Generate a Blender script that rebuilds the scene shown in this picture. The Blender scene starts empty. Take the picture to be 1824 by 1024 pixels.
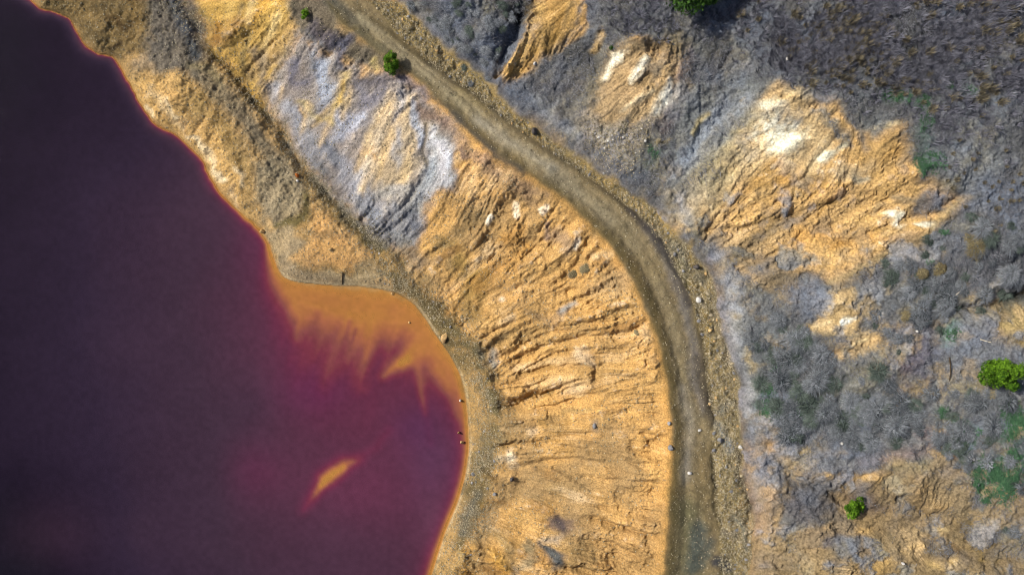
import bpy, math, random
import numpy as np

rng = np.random.default_rng(7)
random.seed(7)
scene = bpy.context.scene

# ------------------------------------------------------------------ camera, sky, sun, exposure
HC = 88.0            # drone height above the lake, metres
S = 0.06             # metres per photo pixel on the lake plane
cam_d = bpy.data.cameras.new("camera")
cam = bpy.data.objects.new("camera", cam_d)
scene.collection.objects.link(cam)
cam.location = (0, 0, HC)
cam.rotation_euler = (0, 0, 0)
cam_d.sensor_fit = 'HORIZONTAL'
cam_d.sensor_width = 36.0
cam_d.lens = 36.0 * HC / (1824 * S)
cam_d.clip_end = 5000
scene.camera = cam

SUN_EL, SUN_AZ = math.radians(41), math.radians(161)   # azimuth: where the sun stands, counted from +X (photo right) towards +Y (photo up)
world = bpy.data.worlds.new("World")
scene.world = world
world.use_nodes = True
wn = world.node_tree.nodes
sky = wn.new("ShaderNodeTexSky")
sky.sky_type = 'NISHITA'
sky.sun_disc = False
sky.sun_elevation = SUN_EL
sky.sun_rotation = math.pi / 2 - SUN_AZ
sky.air_density = 0.7
sky.dust_density = 2.5
sky.ozone_density = 0.6
wn["Background"].inputs["Strength"].default_value = 0.10
world.node_tree.links.new(sky.outputs[0], wn["Background"].inputs["Color"])

sun_d = bpy.data.lights.new("sun", 'SUN')
sun_d.energy = 4.2
sun_d.angle = math.radians(0.6)
sun_d.color = (1.0, 0.95, 0.87)
sun = bpy.data.objects.new("sun", sun_d)
scene.collection.objects.link(sun)
sun.rotation_euler = (math.pi / 2 - SUN_EL, 0, SUN_AZ + math.pi / 2)
sun.location = (-60, 24, 70)

scene.view_settings.view_transform = 'Standard'
scene.view_settings.look = 'None'
scene.view_settings.exposure = 0.5
scene.view_settings.gamma = 1.0
scene.cycles.filter_width = 0.95
LIGHT_K = 1.75        # what a flat sunlit white surface renders to; turns photo colours into base colours

# ------------------------------------------------------------------ helpers
def lin(c):
    c = np.asarray(c, float) / 255.0
    return np.where(c <= 0.04045, c / 12.92, ((c + 0.055) / 1.055) ** 2.4)

def alb(c):
    return np.clip(lin(c) / LIGHT_K, 0.004, 0.8)

def smooth(x, a=0.0, b=1.0):
    t = np.clip((x - a) / (b - a), 0, 1)
    return t * t * (3 - 2 * t)

_tab = {}
def vnoise(x, y, seed=0):
    if seed not in _tab:
        _tab[seed] = np.random.default_rng(1000 + seed).random((256, 256)).astype(np.float32)
    T = _tab[seed]
    xi = np.floor(x).astype(np.int32); yi = np.floor(y).astype(np.int32)
    fx = (x - xi).astype(np.float32); fy = (y - yi).astype(np.float32)
    fx = fx * fx * (3 - 2 * fx); fy = fy * fy * (3 - 2 * fy)
    a = T[yi & 255, xi & 255]; b = T[yi & 255, (xi + 1) & 255]
    c = T[(yi + 1) & 255, xi & 255]; d = T[(yi + 1) & 255, (xi + 1) & 255]
    return (a + (b - a) * fx) * (1 - fy) + (c + (d - c) * fx) * fy - 0.5

def fbm(x, y, lam, octv=4, seed=0, gain=0.5):
    s = 0.0; a = 1.0; tot = 0.0
    for k in range(octv):
        f = 2.03 ** k / lam
        s = s + a * vnoise(x * f + 17.3 * k, y * f - 9.1 * k, seed + k)
        tot += a; a *= gain
    return s / tot * 2.0          # about -1..1

def blur(F, r):
    for _ in range(2):
        for ax in (0, 1):
            n = F.shape[ax]
            P = np.pad(F, [(r + 1, r) if a == ax else (0, 0) for a in (0, 1)], mode='edge')
            C = np.cumsum(P, axis=ax, dtype=np.float64)
            hi = np.take(C, np.arange(2 * r + 1, 2 * r + 1 + n), axis=ax)
            lo = np.take(C, np.arange(0, n), axis=ax)
            F = ((hi - lo) / (2 * r + 1)).astype(np.float32)
    return F

# ------------------------------------------------------------------ survey grid (photo pixels -> plan)
STEP = 1.5
U0, U1, V0, V1 = -150.0, 1974.0, -150.0, 1174.0
ui = np.arange(U0, U1 + .01, STEP); vi = np.arange(V0, V1 + .01, STEP)
grow = np.cumsum(3.0 * 1.28 ** np.arange(27))
grow = grow[grow < 9000]
us = np.concatenate([U0 - grow[::-1], ui, U1 + grow]); vs = np.concatenate([V0 - grow[::-1], vi, V1 + grow])
PAD = len(grow)
NU, NV = len(us), len(vs)
UU, VV = np.meshgrid(us.astype(np.float32), vs.astype(np.float32))
INNER = (slice(PAD, NV - PAD), slice(PAD, NU - PAD))

def coarse_axis(a, k):
    idx = np.unique(np.append(np.arange(0, len(a), k), len(a) - 1))
    return a[idx]
uc, vc = coarse_axis(us, 3), coarse_axis(vs, 3)
UC, VC = np.meshgrid(uc, vc)

def _w(fine, coarse):
    i = np.clip(np.searchsorted(coarse, fine, side='right') - 1, 0, len(coarse) - 2)
    return i, ((fine - coarse[i]) / (coarse[i + 1] - coarse[i])).astype(np.float32)
_iu, _wu = _w(us, uc); _iv, _wv = _w(vs, vc)
def up(F):
    F = F.astype(np.float32)
    R = F[_iv] * (1 - _wv)[:, None] + F[_iv + 1] * _wv[:, None]
    return R[:, _iu] * (1 - _wu) + R[:, _iu + 1] * _wu

def seg_dist(X, Y, pts, closed=False):
    d = np.full(X.shape, 1e9)
    n = len(pts)
    for i in range(n if closed else n - 1):
        ax, ay = pts[i]; bx, by = pts[(i + 1) % n]
        dx, dy = bx - ax, by - ay
        t = np.clip(((X - ax) * dx + (Y - ay) * dy) / (dx * dx + dy * dy + 1e-9), 0, 1)
        d = np.minimum(d, (X - ax - t * dx) ** 2 + (Y - ay - t * dy) ** 2)
    return np.sqrt(d)

def inside(X, Y, pts):
    r = np.zeros(X.shape, bool)
    n = len(pts)
    for i in range(n):
        ax, ay = pts[i]; bx, by = pts[(i + 1) % n]
        if ay == by: continue
        c = (ay > Y) != (by > Y)
        r ^= c & (X < (bx - ax) * (Y - ay) / (by - ay) + ax)
    return r

def smooth_line(pts, n=4):
    P = np.array(pts, float)
    out = []
    for i in range(len(P) - 1):
        p0 = P[max(i - 1, 0)]; p1 = P[i]; p2 = P[i + 1]; p3 = P[min(i + 2, len(P) - 1)]
        for k in range(n):
            t = k / n
            out.append(0.5 * ((2 * p1) + (p2 - p0) * t + (2 * p0 - 5 * p1 + 4 * p2 - p3) * t * t + (3 * p1 - p0 - 3 * p2 + p3) * t ** 3))
    out.append(P[-1])
    return [tuple(q) for q in out]

def smooth_mid(pts):
    a = [p for p in pts if -700 < p[1] < 1500]
    i = pts.index(a[0]); j = pts.index(a[-1])
    return list(pts[:i]) + smooth_line(a) + list(pts[j + 1:])

def signed(line):
    d = seg_dist(UC, VC, line)
    poly = list(line) + [(-60000, line[-1][1]), (-60000, line[0][1])]
    return up(np.where(inside(UC, VC, poly), -d, d))

# ------------------------------------------------------------------ the five survey lines, top to bottom
SHORE = [(-9000, -2600), (-300, -180), (-40, -60), (50, -4), (75, 15), (115, 27), (132, 45), (150, 77), (168, 92), (200, 100), (214, 122), (232, 150),
         (250, 182), (275, 218), (310, 238), (340, 262), (363, 288), (380, 325), (405, 355), (430, 378), (460, 405), (480, 435),
         (490, 470), (507, 495), (540, 504), (600, 509), (650, 511), (700, 520), (735, 540), (756, 565), (775, 595), (800, 630),
         (818, 665), (828, 700), (834, 750), (835, 800), (828, 850), (816, 890), (800, 930), (785, 970), (768, 1026), (735, 1130), (640, 1300), (-3000, 9000)]
TOE = [(-3000, -9000), (150, -600), (270, -120), (312, -20), (345, 35), (375, 90), (410, 125), (450, 172), (500, 230), (530, 288), (570, 335), (620, 385), (660, 430),
       (700, 480), (748, 528), (800, 570), (835, 620), (865, 670), (880, 720), (876, 780), (866, 830), (855, 880), (840, 930), (822, 980),
       (808, 1030), (780, 1130), (690, 1330), (-2500, 9000)]
CREST = [(-2000, -9000), (330, -420), (480, -110), (570, -2), (612, 42), (660, 80), (712, 115), (770, 165), (828, 226), (880, 270), (930, 303), (1000, 350), (1050, 396),
         (1090, 440), (1120, 490), (1146, 542), (1166, 592), (1180, 640), (1190, 700), (1195, 760), (1197, 830), (1192, 880), (1186, 940), (1181, 1026),
         (1170, 1130), (1080, 1400), (-1000, 9000)]
RIGHT = [(-1600, -9000), (450, -420), (580, -110), (658, 0), (700, 52), (760, 110), (815, 150), (880, 196), (930, 235), (985, 272), (1040, 310), (1090, 346), (1140, 388),
         (1170, 422), (1194, 462), (1216, 502), (1235, 550), (1247, 600), (1256, 650), (1263, 700), (1269, 750), (1268, 800), (1271, 850), (1276, 900),
         (1281, 950), (1282, 1026), (1280, 1130), (1200, 1400), (-500, 9000)]
DITCH = [(-1400, -9000), (520, -420), (630, -110), (702, 0), (745, 38), (792, 90), (850, 135), (905, 190), (960, 235), (1010, 266), (1070, 308), (1130, 346), (1166, 376), (1202, 412),
         (1242, 452), (1266, 492), (1281, 550), (1292, 600), (1309, 650), (1312, 700), (1316, 760), (1320, 820), (1326, 870), (1338, 920), (1336, 1026),
         (1335, 1130), (1270, 1400), (0, 9000)]
dS = signed(smooth_mid(SHORE)); dT = signed(smooth_mid(TOE)); dC = signed(smooth_mid(CREST)); dR = signed(smooth_mid(RIGHT)); dD = signed(smooth_mid(DITCH))
wob = fbm(UU, VV, 26, 4, 11)
dS = dS + 3.0 * fbm(UU, VV, 18, 4, 3) * smooth(520 - VV, 0, 60) + 0.7 * fbm(UU, VV, 30, 3, 5)
dT = dT + 7 * wob
dC = dC + 4.5 * fbm(UU, VV, 22, 4, 21)
dR = dR + 7.0 * fbm(UU, VV, 34, 5, 31, .6)
dD = dD + 13.0 * fbm(UU, VV, 46, 5, 41, .6)
IN_LAKE = dS < 0
IN_SHORE = (dS >= 0) & (dT < 0)
IN_EMB = (dT >= 0) & (dC < 0) & (dS >= 0)
IN_TRACK = (dC >= 0) & (dR < 0)
IN_VERGE = (dR >= 0) & (dD < 0) & (dC >= 0)
IN_HILL = (dD >= 0) & (dR >= 0)

# ------------------------------------------------------------------ painting fields: polygons and strokes with ragged, flow-warped edges
def _slices(x0, x1, y0, y1):
    return slice(np.searchsorted(vs, y0), np.searchsorted(vs, y1)), slice(np.searchsorted(us, x0), np.searchsorted(us, x1))

RAG = np.zeros_like(UU)
WX = WY = None     # warp, filled once the flow is known
def mask_poly(pts, soft):
    xs = [p[0] for p in pts]; ys = [p[1] for p in pts]
    m = soft * 1.5 + 26
    sl = _slices(min(xs) - m, max(xs) + m, min(ys) - m, max(ys) + m)
    k = min(1.0, 0.35 + soft / 22.0)
    X = UU[sl] + WX[sl] * k; Y = VV[sl] + WY[sl] * k
    d = seg_dist(X, Y, pts, True)
    d = np.where(inside(X, Y, pts), d, -d) + RAG[sl] * min(1.25, .1 + soft / 12.0)
    soft = soft * 1.35
    return sl, smooth(d, -soft, soft).astype(np.float32)

def mask_line(pts, soft):
    """pts: (x, y, radius)"""
    xs = [p[0] for p in pts]; ys = [p[1] for p in pts]; rm = max(p[2] for p in pts)
    m = rm + soft * 1.5 + 26
    sl = _slices(min(xs) - m, max(xs) + m, min(ys) - m, max(ys) + m)
    k = min(1.0, 0.25 + (rm + soft) / 26.0)
    X = UU[sl] + WX[sl] * k; Y = VV[sl] + WY[sl] * k
    best = np.full(X.shape, -1e9)
    if len(pts) == 1: pts = [pts[0], (pts[0][0] + 0.1, pts[0][1], pts[0][2])]
    for (ax, ay, ar), (bx, by, br) in zip(pts[:-1], pts[1:]):
        dx, dy = bx - ax, by - ay
        t = np.clip(((X - ax) * dx + (Y - ay) * dy) / (dx * dx + dy * dy + 1e-9), 0, 1)
        d = np.sqrt((X - ax - t * dx) ** 2 + (Y - ay - t * dy) ** 2)
        best = np.maximum(best, ar + (br - ar) * t - d)
    best = best + RAG[sl] * min(.9, .05 + (soft + rm) / 34.0)
    soft = soft * 1.25
    return sl, smooth(best, -soft, soft).astype(np.float32)

# ------------------------------------------------------------------ relief: broad form
def rbf(points, X, Y):
    P = np.array([p[:2] for p in points], float) / 100; z = np.array([p[2] for p in points], float)
    r = np.hypot(P[:, None, 0] - P[None, :, 0], P[:, None, 1] - P[None, :, 1])
    phi = lambda r: r                       # linear kernel: no overshoot
    n = len(P)
    A = np.zeros((n + 1, n + 1)); A[:n, :n] = phi(r) ; A[:n, n] = 1; A[n, :n] = 1
    w = np.linalg.solve(A, np.append(z, 0))
    out = np.full(X.shape, w[n])
    for i in range(n):
        out = out + w[i] * phi(np.hypot(X / 100 - P[i, 0], Y / 100 - P[i, 1]))
    return out

RISE = [  # height of the hillside above the track, metres, at surveyed spots
    (700, -10, 0.2), (790, 80, 0.3), (905, 185, 0.3), (1010, 262, 0.3), (1130, 345, 0.3), (1210, 415, 0.3), (1270, 500, 0.3), (1300, 620, 0.3), (1320, 760, 0.3), (1335, 900, 0.3), (1335, 1020, .3),
    (800, 0, 3.6), (870, 60, 3.2), (930, 20, 3.0), (905, 100, 1.4), (960, 60, 3.8), (1000, 0, 5.2), (1060, 0, 6.2), (1045, 60, 4.8), (950, 130, 1.6),
    (1000, 150, 1.6), (1060, 110, 3.2), (1090, 70, 5.6), (1150, 70, 7.2), (1215, 90, 6.6), (1210, 170, 4.8), (1130, 180, 4.0), (1080, 240, 1.8), (1150, 270, 2.0), (1200, 210, 3.6),
    (1280, 110, 6.0), (1290, 200, 4.0), (1230, 280, 2.2), (1170, 320, 1.0), (1330, 170, 5.6), (1390, 140, 8.6), (1430, 160, 9.0), (1290, 280, 3.8), (1230, 360, 1.3), (1220, 400, 0.8), (1400, 220, 6.6),
    (1350, 310, 3.8), (1300, 390, 1.8), (1310, 440, 1.6), (1380, 430, 3.0), (1500, 200, 9.4), (1600, 220, 10.2), (1640, 310, 10.0), (1560, 320, 6.6), (1450, 330, 4.6), (1480, 400, 3.9), (1570, 390, 5.8), (1720, 350, 9.8), (1630, 430, 6.6), (1560, 450, 5.2), (1480, 495, 4.2), (1620, 370, 7.4),
    (1300, 0, 8.5), (1500, 40, 11.0), (1700, 40, 12.5), (1824, 0, 13.5), (1800, 200, 12.8), (1700, 220, 11.6), (1824, 400, 11.0), (1740, 440, 9.4),
    (1620, 500, 6.6), (1700, 520, 6.8), (1824, 530, 7.8), (1824, 585, 9.6), (1720, 590, 7.4), (1500, 540, 5.6), (1500, 585, 4.2), (1400, 540, 2.9), (1360, 620, 1.6), (1420, 660, 2.6), (1520, 620, 4.6), (1500, 700, 3.7), (1600, 640, 6.0), (1690, 660, 6.6), (1785, 662, 8.6),
    (1380, 740, 1.9), (1480, 790, 2.8), (1600, 760, 4.6), (1700, 740, 6.2), (1824, 760, 8.8), (1700, 800, 6.4), (1380, 820, 1.4), (1410, 850, 1.2), (1500, 893, 2.0), (1560, 850, 4.4), (1480, 840, 3.0), (1640, 860, 5.2), (1770, 850, 7.2), (1560, 930, 2.9), (1640, 920, 3.6), (1720, 940, 4.6),
    (1400, 960, 1.6), (1500, 980, 3.4), (1600, 990, 4.0), (1700, 1010, 5.0), (1824, 1000, 6.6), (1370, 900, 2.2), (1360, 860, 2.0),
    (2200, -200, 16), (2200, 500, 12), (2200, 1200, 9), (1400, -400, 13), (1400, 1400, 5), (900, -500, 9), (3500, 500, 24), (2500, -1500, 24), (2500, 2500, 18)]
rise = up(rbf(RISE, UC, VC))
rise = blur(np.maximum(rise, 0.0), 2)
ZC = 8.6
zT = (1.6 + 1.4 * smooth(400 - VV, 0, 400)).astype(np.float32)
tS = np.clip(dS / (dS + np.maximum(-dT, 0) + 1e-3), 0, 1)
tE = np.clip(dT / (dT + np.maximum(-dC, 0) + 1e-3), 0, 1)
h_shore = zT * tS ** 0.8 + 1.3 * np.sin(np.pi * tS) * smooth(np.minimum(-dT + dS, 160), 40, 160)
h_emb = zT + (ZC - zT) * (0.75 * tE + 0.25 * smooth(tE))
h_hill = ZC + 0.25 + rise * smooth(dD, 0, 40)
macro = np.where(IN_LAKE, 0.0, np.where(IN_SHORE, h_shore, np.where(IN_EMB, h_emb, np.where(IN_TRACK | IN_VERGE, ZC, h_hill)))).astype(np.float32)
macro = blur(macro, 2)

# water depth (visual metres); lens falloff at the left put in as extra depth -----------------------------------------------------------
off = np.maximum(-dS, 0)
reach = up(rbf([(100, 30, 10), (250, 200, 10), (400, 370, 12), (470, 440, 18), (500, 520, 46), (600, 510, 100), (700, 530, 85), (780, 610, 55), (825, 700, 24), (835, 800, 13), (800, 930, 17), (770, 1024, 20), (300, 700, 30), (0, 500, 30)], UC, VC))
deep = up(rbf([(0, 0, 7.0), (200, 150, 6.0), (60, 300, 6.0), (300, 400, 3.7), (400, 470, 3.0), (450, 560, 2.4), (150, 500, 5.0), (0, 520, 6.0), (0, 800, 6.0), (60, 1000, 7.5), (250, 700, 4.4),
                (330, 850, 3.9), (250, 950, 4.4), (450, 720, 3.2), (520, 640, 1.55), (480, 840, 2.5), (600, 750, 1.75), (560, 700, 1.6), (700, 760, 1.8), (770, 800, 1.9), (700, 880, 2.2), (600, 950, 2.7), (740, 940, 2.2), (450, 980, 3.3), (-400, 500, 8)], UC, VC))
depth = deep * (1 - np.exp(-(off / np.maximum(reach, 6)) ** 1.35))
WX = np.zeros_like(UU); WY = np.zeros_like(UU)
WX = 7 * fbm(UU, VV, 50, 4, 51); WY = 7 * fbm(UU, VV, 50, 4, 61)
def shoal(pts, val, soft, op=1.0, line=True):
    sl, m = (mask_line if line else mask_poly)(pts, soft)
    m = m * op
    depth[sl] = depth[sl] * (1 - m) + np.minimum(val, 99) * m
shoal([(505, 508), (735, 545), (790, 640), (770, 668), (735, 622), (690, 640), (655, 650), (610, 640), (560, 610), (515, 570)], 0.72, 52, 0.72, False)
shoal([(510, 512), (735, 550), (785, 630), (765, 640), (720, 590), (660, 600), (590, 585), (530, 555)], 0.24, 30, 0.85, False)
shoal([(520, 520, 10), (535, 570, 10), (528, 600, 4)], 0.30, 16, 0.8)
shoal([(600, 590, 12), (590, 640, 10), (575, 690, 4)], 0.6, 20, 0.6)
shoal([(665, 590, 14), (650, 640, 12), (640, 690, 5)], 0.52, 18, 0.7)
shoal([(622, 575, 3), (607, 625, 6), (603, 650, 2)], 0.95, 7, 0.6)
shoal([(634, 590, 2), (624, 620, 4), (618, 645, 2)], 1.0, 5, 0.6)
shoal([(565, 560, 2), (555, 640, 5)], 0.9, 10, 0.5)
shoal([(660, 655, 2), (648, 690, 5)], 1.1, 9, 0.5)
shoal([(741, 627, 15), (714, 648, 11), (684, 669, 4)], 0.2, 13, 0.95)
shoal([(738, 630, 5), (716, 646, 4)], 0.08, 8, 0.8)
shoal([(742, 630, 9), (752, 680, 9), (757, 735, 3)], 0.5, 8, 0.75)
shoal([(758, 730, 4), (765, 790, 5)], 1.15, 9, 0.5)
shoal([(790, 660, 16), (800, 690, 13)], 0.40, 12, 0.85)
shoal([(806, 712, 8), (815, 740, 7)], 0.5, 10, 0.6)
shoal([(640, 818, 5), (606, 835, 15), (577, 855, 19), (556, 884, 11), (540, 906, 4)], 0.62, 15, 0.85)
shoal([(630, 822, 1), (603, 838, 7), (578, 857, 9), (562, 878, 3)], 0.25, 14, 0.92)
shoal([(612, 833, 2), (582, 853, 5), (570, 866, 2)], 0.07, 7, 0.85)
shoal([(640, 816, 3), (672, 795, 4), (690, 765, 4)], 1.15, 12, 0.7)
_c, _s = math.cos(.32), math.sin(.32)
baystr = fbm((UU * _c + VV * _s) * 1.0, (VV * _c - UU * _s) * .22, 22, 4, 75)
baym = np.exp(-((UU - 650) / 130) ** 2 - ((VV - 615) / 75) ** 2)
depth = np.maximum(depth * (1 + .55 * baystr * baym) * (1 + 0.06 * fbm(UU, VV, 90, 4, 71)), 0.0)

# ------------------------------------------------------------------ relief: erosion rills that follow the fall of the slope
mi = blur(macro[INNER], 6)
gy, gx = np.gradient(mi)
ang = 0.5 * fbm(UU[INNER], VV[INNER], 90, 3, 81)
gm = np.hypot(gx, gy) + 1e-5
dxf, dyf = -gx / gm, -gy / gm
dxf, dyf = dxf * np.cos(ang) - dyf * np.sin(ang), dxf * np.sin(ang) + dyf * np.cos(ang)
slope = np.clip(gm / (STEP * S), 0, 1.2)

def lic(F, DX, DY, n):
    H, W = F.shape
    acc = F.copy()
    Y0, X0 = np.mgrid[0:H, 0:W].astype(np.float32)
    for sgn in (1, -1):
        X, Y = X0.copy(), Y0.copy()
        for k in range(n):
            xi = np.clip(X + .5, 0, W - 1).astype(np.int32); yi = np.clip(Y + .5, 0, H - 1).astype(np.int32)
            ix = yi * W + xi
            X += sgn * DX.ravel()[ix]; Y += sgn * DY.ravel()[ix]
            xi = np.clip(X + .5, 0, W - 1).astype(np.int32); yi = np.clip(Y + .5, 0, H - 1).astype(np.int32)
            acc += F.ravel()[yi * W + xi] * (1 - k / n)
    acc -= acc.mean()
    return acc / acc.std()

def rills(k, n, seed):
    dx = dxf[::k, ::k].astype(np.float32); dy = dyf[::k, ::k].astype(np.float32)
    F = np.random.default_rng(seed).standard_normal(dx.shape).astype(np.float32)
    if k > 1: F = blur(F, 1)
    L = lic(F, dx, dy, n)
    L -= blur(L, 14)
    L /= L.std()
    if k == 1: return L
    H, W = mi.shape
    yy = np.arange(H) / k; xx = np.arange(W) / k
    y0 = np.minimum(yy.astype(int), L.shape[0] - 2); x0 = np.minimum(xx.astype(int), L.shape[1] - 2)
    fy = np.clip(yy - y0, 0, 1)[:, None].astype(np.float32); fx = np.clip(xx - x0, 0, 1)[None, :].astype(np.float32)
    fy = fy * fy * (3 - 2 * fy); fx = fx * fx * (3 - 2 * fx)
    a = L[y0][:, x0]; b = L[y0][:, x0 + 1]; c = L[y0 + 1][:, x0]; d = L[y0 + 1][:, x0 + 1]
    return (a * (1 - fx) + b * fx) * (1 - fy) + (c * (1 - fx) + d * fx) * fy

def padded(F, seed):
    out = (0.8 * fbm(UU, VV, 30, 4, seed)).astype(np.float32)
    out[INNER] = F
    return out
R1 = padded(rills(1, 16, 1), 101)
R2 = padded(rills(2, 16, 2), 111)
R4 = padded(rills(4, 15, 3), 121)
R9 = padded(rills(9, 9, 4), 131); R16 = padded(rills(16, 7, 5), 136)
SL = np.zeros_like(UU); SL[INNER] = blur(slope.astype(np.float32), 4); SL[SL == 0] = 0.3
FX = np.zeros_like(UU); FY = np.zeros_like(UU); FX[INNER] = dxf; FY[INNER] = dyf
# stain edges run down the slope: warp along the flow, driven by the rills
wr = 9.0 * R4 + 4.0 * R2
WX = (9 * fbm(UU, VV, 40, 4, 51) + wr * FX * np.minimum(SL * 2.4, 1)).astype(np.float32)
WY = (9 * fbm(UU, VV, 40, 4, 61) + wr * FY * np.minimum(SL * 2.4, 1)).astype(np.float32)

RAG = (11 * fbm(UU, VV, 34, 6, 141, .66) + 4 * fbm(UU, VV, 7, 2, 151) + (2.6 * R4 + 1.8 * R2 + 1.0 * R1) * np.minimum(SL * 2.4, 1)).astype(np.float32)
# ------------------------------------------------------------------ ground colours: mineral stains, with some shade painted into them, photo values turned into base colours
COL = np.zeros(UU.shape + (3,), np.float32)
def base(mask, c): COL[mask] = alb(c)
base(IN_LAKE, (190, 130, 62)); base(IN_SHORE, (178, 146, 96)); base(IN_EMB, (208, 160, 92)); base(IN_TRACK, (140, 124, 92))
base(IN_VERGE, (152, 134, 92)); base(IN_HILL, (110, 107, 104))
for _c in range(3): COL[..., _c] = np.where(IN_LAKE, COL[..., _c], blur(COL[..., _c], 2))
STRK = smooth(.55 * R2 + .5 * R1 + .35 * R4 + 1.2 * fbm(UU, VV, 12, 3, 161), -1.7, .2).astype(np.float32)
def P(c, pts, soft=8, op=0.9):
    if np.mean([p[0] for p in pts]) > 860 + 0.45 * np.mean([p[1] for p in pts]): soft = soft * 1.7
    a_ = alb(c) * (1.35 if min(c) > 195 else 1.0)
    sl, m = mask_poly(pts, soft)
    if min(c) > 195: m = m * STRK[sl]
    m = (m * op)[..., None]
    COL[sl] = COL[sl] * (1 - m) + a_.astype(np.float32) * m
def L(c, pts, soft=6, op=0.9):
    a_ = alb(c) * (1.35 if min(c) > 195 else 1.0)
    if min(c) > 195: pts = [(x, y, q + .7) for x, y, q in pts]
    sl, m = mask_line(pts, soft)
    if min(c) > 195: m = m * STRK[sl]
    m = (m * op)[..., None]
    COL[sl] = COL[sl] * (1 - m) + a_.astype(np.float32) * m

# --- shore terrace, upper left
P((122, 104, 68), [(40, -40), (290, -40), (275, 60), (255, 95), (215, 105), (170, 88), (140, 50), (80, 18)], 10)
L((56, 42, 28), [(214, 38, 6), (222, 46, 5)], 5); L((60, 46, 30), [(196, 84, 4), (212, 76, 6)], 4); L((70, 56, 36), [(170, 8, 5), (196, 14, 4)], 5, .7)
L((150, 128, 88), [(165, 60, 7), (190, 72, 5)], 6, .6); L((146, 120, 78), [(232, 20, 10), (250, 60, 10)], 8, .6); L((96, 76, 44), [(240, 34, 8), (255, 26, 6)], 6, .7)
P((108, 104, 96), [(265, -40), (350, -40), (372, 95), (352, 130), (300, 134), (255, 120), (258, 70)], 12)
L((72, 80, 88), [(305, -20, 14), (330, 40, 15), (352, 95, 12)], 9, .85)
L((84, 88, 92), [(345, -20, 8), (365, 50, 8)], 8, .6)
L((176, 152, 118), [(240, 118, 7), (262, 110, 8), (280, 122, 6)], 6)
P((206, 168, 106), [(232, 140), (270, 132), (330, 128), (350, 160), (395, 220), (420, 300), (440, 370), (470, 420), (430, 380), (380, 318), (335, 255), (280, 215), (245, 170)], 8)
L((232, 206, 160), [(270, 165, 7), (300, 190, 8), (330, 225, 7)], 6, .6); L((238, 216, 174), [(360, 250, 6), (372, 275, 7), (395, 320, 5)], 5, .7); L((226, 196, 150), [(410, 340, 6), (428, 362, 5)], 5, .7)
L((150, 112, 60), [(285, 195, 5), (320, 210, 6), (345, 235, 4)], 5, .6); L((214, 190, 150), [(270, 150, 4), (262, 172, 4)], 4, .6)
P((166, 138, 88), [(322, 160), (360, 165), (420, 235), (450, 300), (455, 350), (430, 340), (395, 250), (350, 200)], 9, .85)
P((124, 116, 98), [(335, 130), (372, 110), (420, 160), (470, 225), (505, 285), (480, 300), (440, 240), (390, 185)], 9, .8)
L((150, 136, 100), [(340, 118, 6), (372, 118, 8), (395, 150, 5)], 6, .7)
P((150, 140, 116), [(450, 290), (520, 290), (545, 345), (535, 385), (500, 400), (470, 392), (455, 350)], 10, .8)
L((100, 92, 56), [(545, 350, 6), (548, 378, 8), (525, 396, 9), (500, 398, 7)], 6, .85)
L((176, 160, 128), [(490, 350, 14), (520, 360, 10)], 9, .7)
L((222, 186, 128), [(478, 385, 4), (484, 402, 5)], 4, .7)
P((226, 176, 112), [(560, 370), (600, 385), (640, 425), (680, 470), (705, 500), (690, 512), (620, 480), (560, 470), (520, 460), (540, 440), (560, 410)], 9)
P((168, 150, 118), [(470, 410), (520, 405), (545, 430), (520, 460), (545, 480), (620, 490), (700, 505), (735, 530), (700, 516), (560, 506), (505, 492), (482, 440)], 6, .85)
P((150, 138, 108), [(625, 470), (650, 462), (690, 478), (705, 500), (660, 500), (630, 492)], 6, .8)
L((206, 184, 142), [(586, 486, 4), (630, 498, 3), (680, 492, 3)], 4, .7); L((220, 178, 116), [(580, 440, 12), (640, 455, 10)], 9, .6)
L((120, 108, 84), [(548, 410, 6), (575, 420, 8), (595, 416, 6)], 7, .5); L((196, 172, 130), [(505, 490, 3), (560, 507, 3), (640, 512, 3), (700, 520, 3), (740, 540, 3), (770, 580, 3)], 3, .75)
L((100, 90, 74), [(500, 460, 5), (515, 470, 4)], 5, .6); L((232, 190, 128), [(600, 400, 10), (640, 440, 8)], 8, .5)
P((138, 118, 78), [(735, 540), (790, 575), (830, 640), (850, 720), (850, 800), (845, 860), (822, 900), (840, 800), (835, 740), (822, 670), (790, 615)], 5, .8)
L((118, 102, 62), [(765, 552, 10), (785, 585, 9)], 6, .7); L((190, 152, 92), [(815, 760, 4), (838, 720, 5), (844, 790, 5), (836, 850, 4)], 4, .5)
# --- the gravelly gully at the slope's foot
L((114, 100, 66), [(345, 30, 6), (410, 125, 8), (500, 230, 9), (570, 335, 11), (660, 430, 15), (700, 475, 20), (748, 525, 22), (800, 570, 18), (840, 620, 15), (868, 680, 18), (876, 760, 20), (862, 840, 18), (850, 890, 15), (822, 980, 14), (800, 1040, 12)], 8, .9)
L((62, 58, 36), [(372, 88, 4), (395, 112, 7), (430, 148, 7), (458, 182, 8), (480, 205, 5)], 5, .85)
L((78, 74, 46), [(480, 205, 4), (510, 245, 6), (530, 285, 7)], 5, .8); L((92, 86, 58), [(545, 300, 6), (600, 365, 6), (650, 420, 8), (690, 462, 8)], 6, .75)
L((104, 102, 82), [(530, 270, 5), (540, 300, 8), (556, 320, 7)], 6, .7)
L((94, 84, 52), [(640, 400, 5), (720, 505, 10), (770, 545, 10)], 8, .5); L((98, 92, 62), [(815, 590, 6), (850, 640, 8), (872, 700, 9), (880, 760, 8)], 7, .6)
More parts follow.
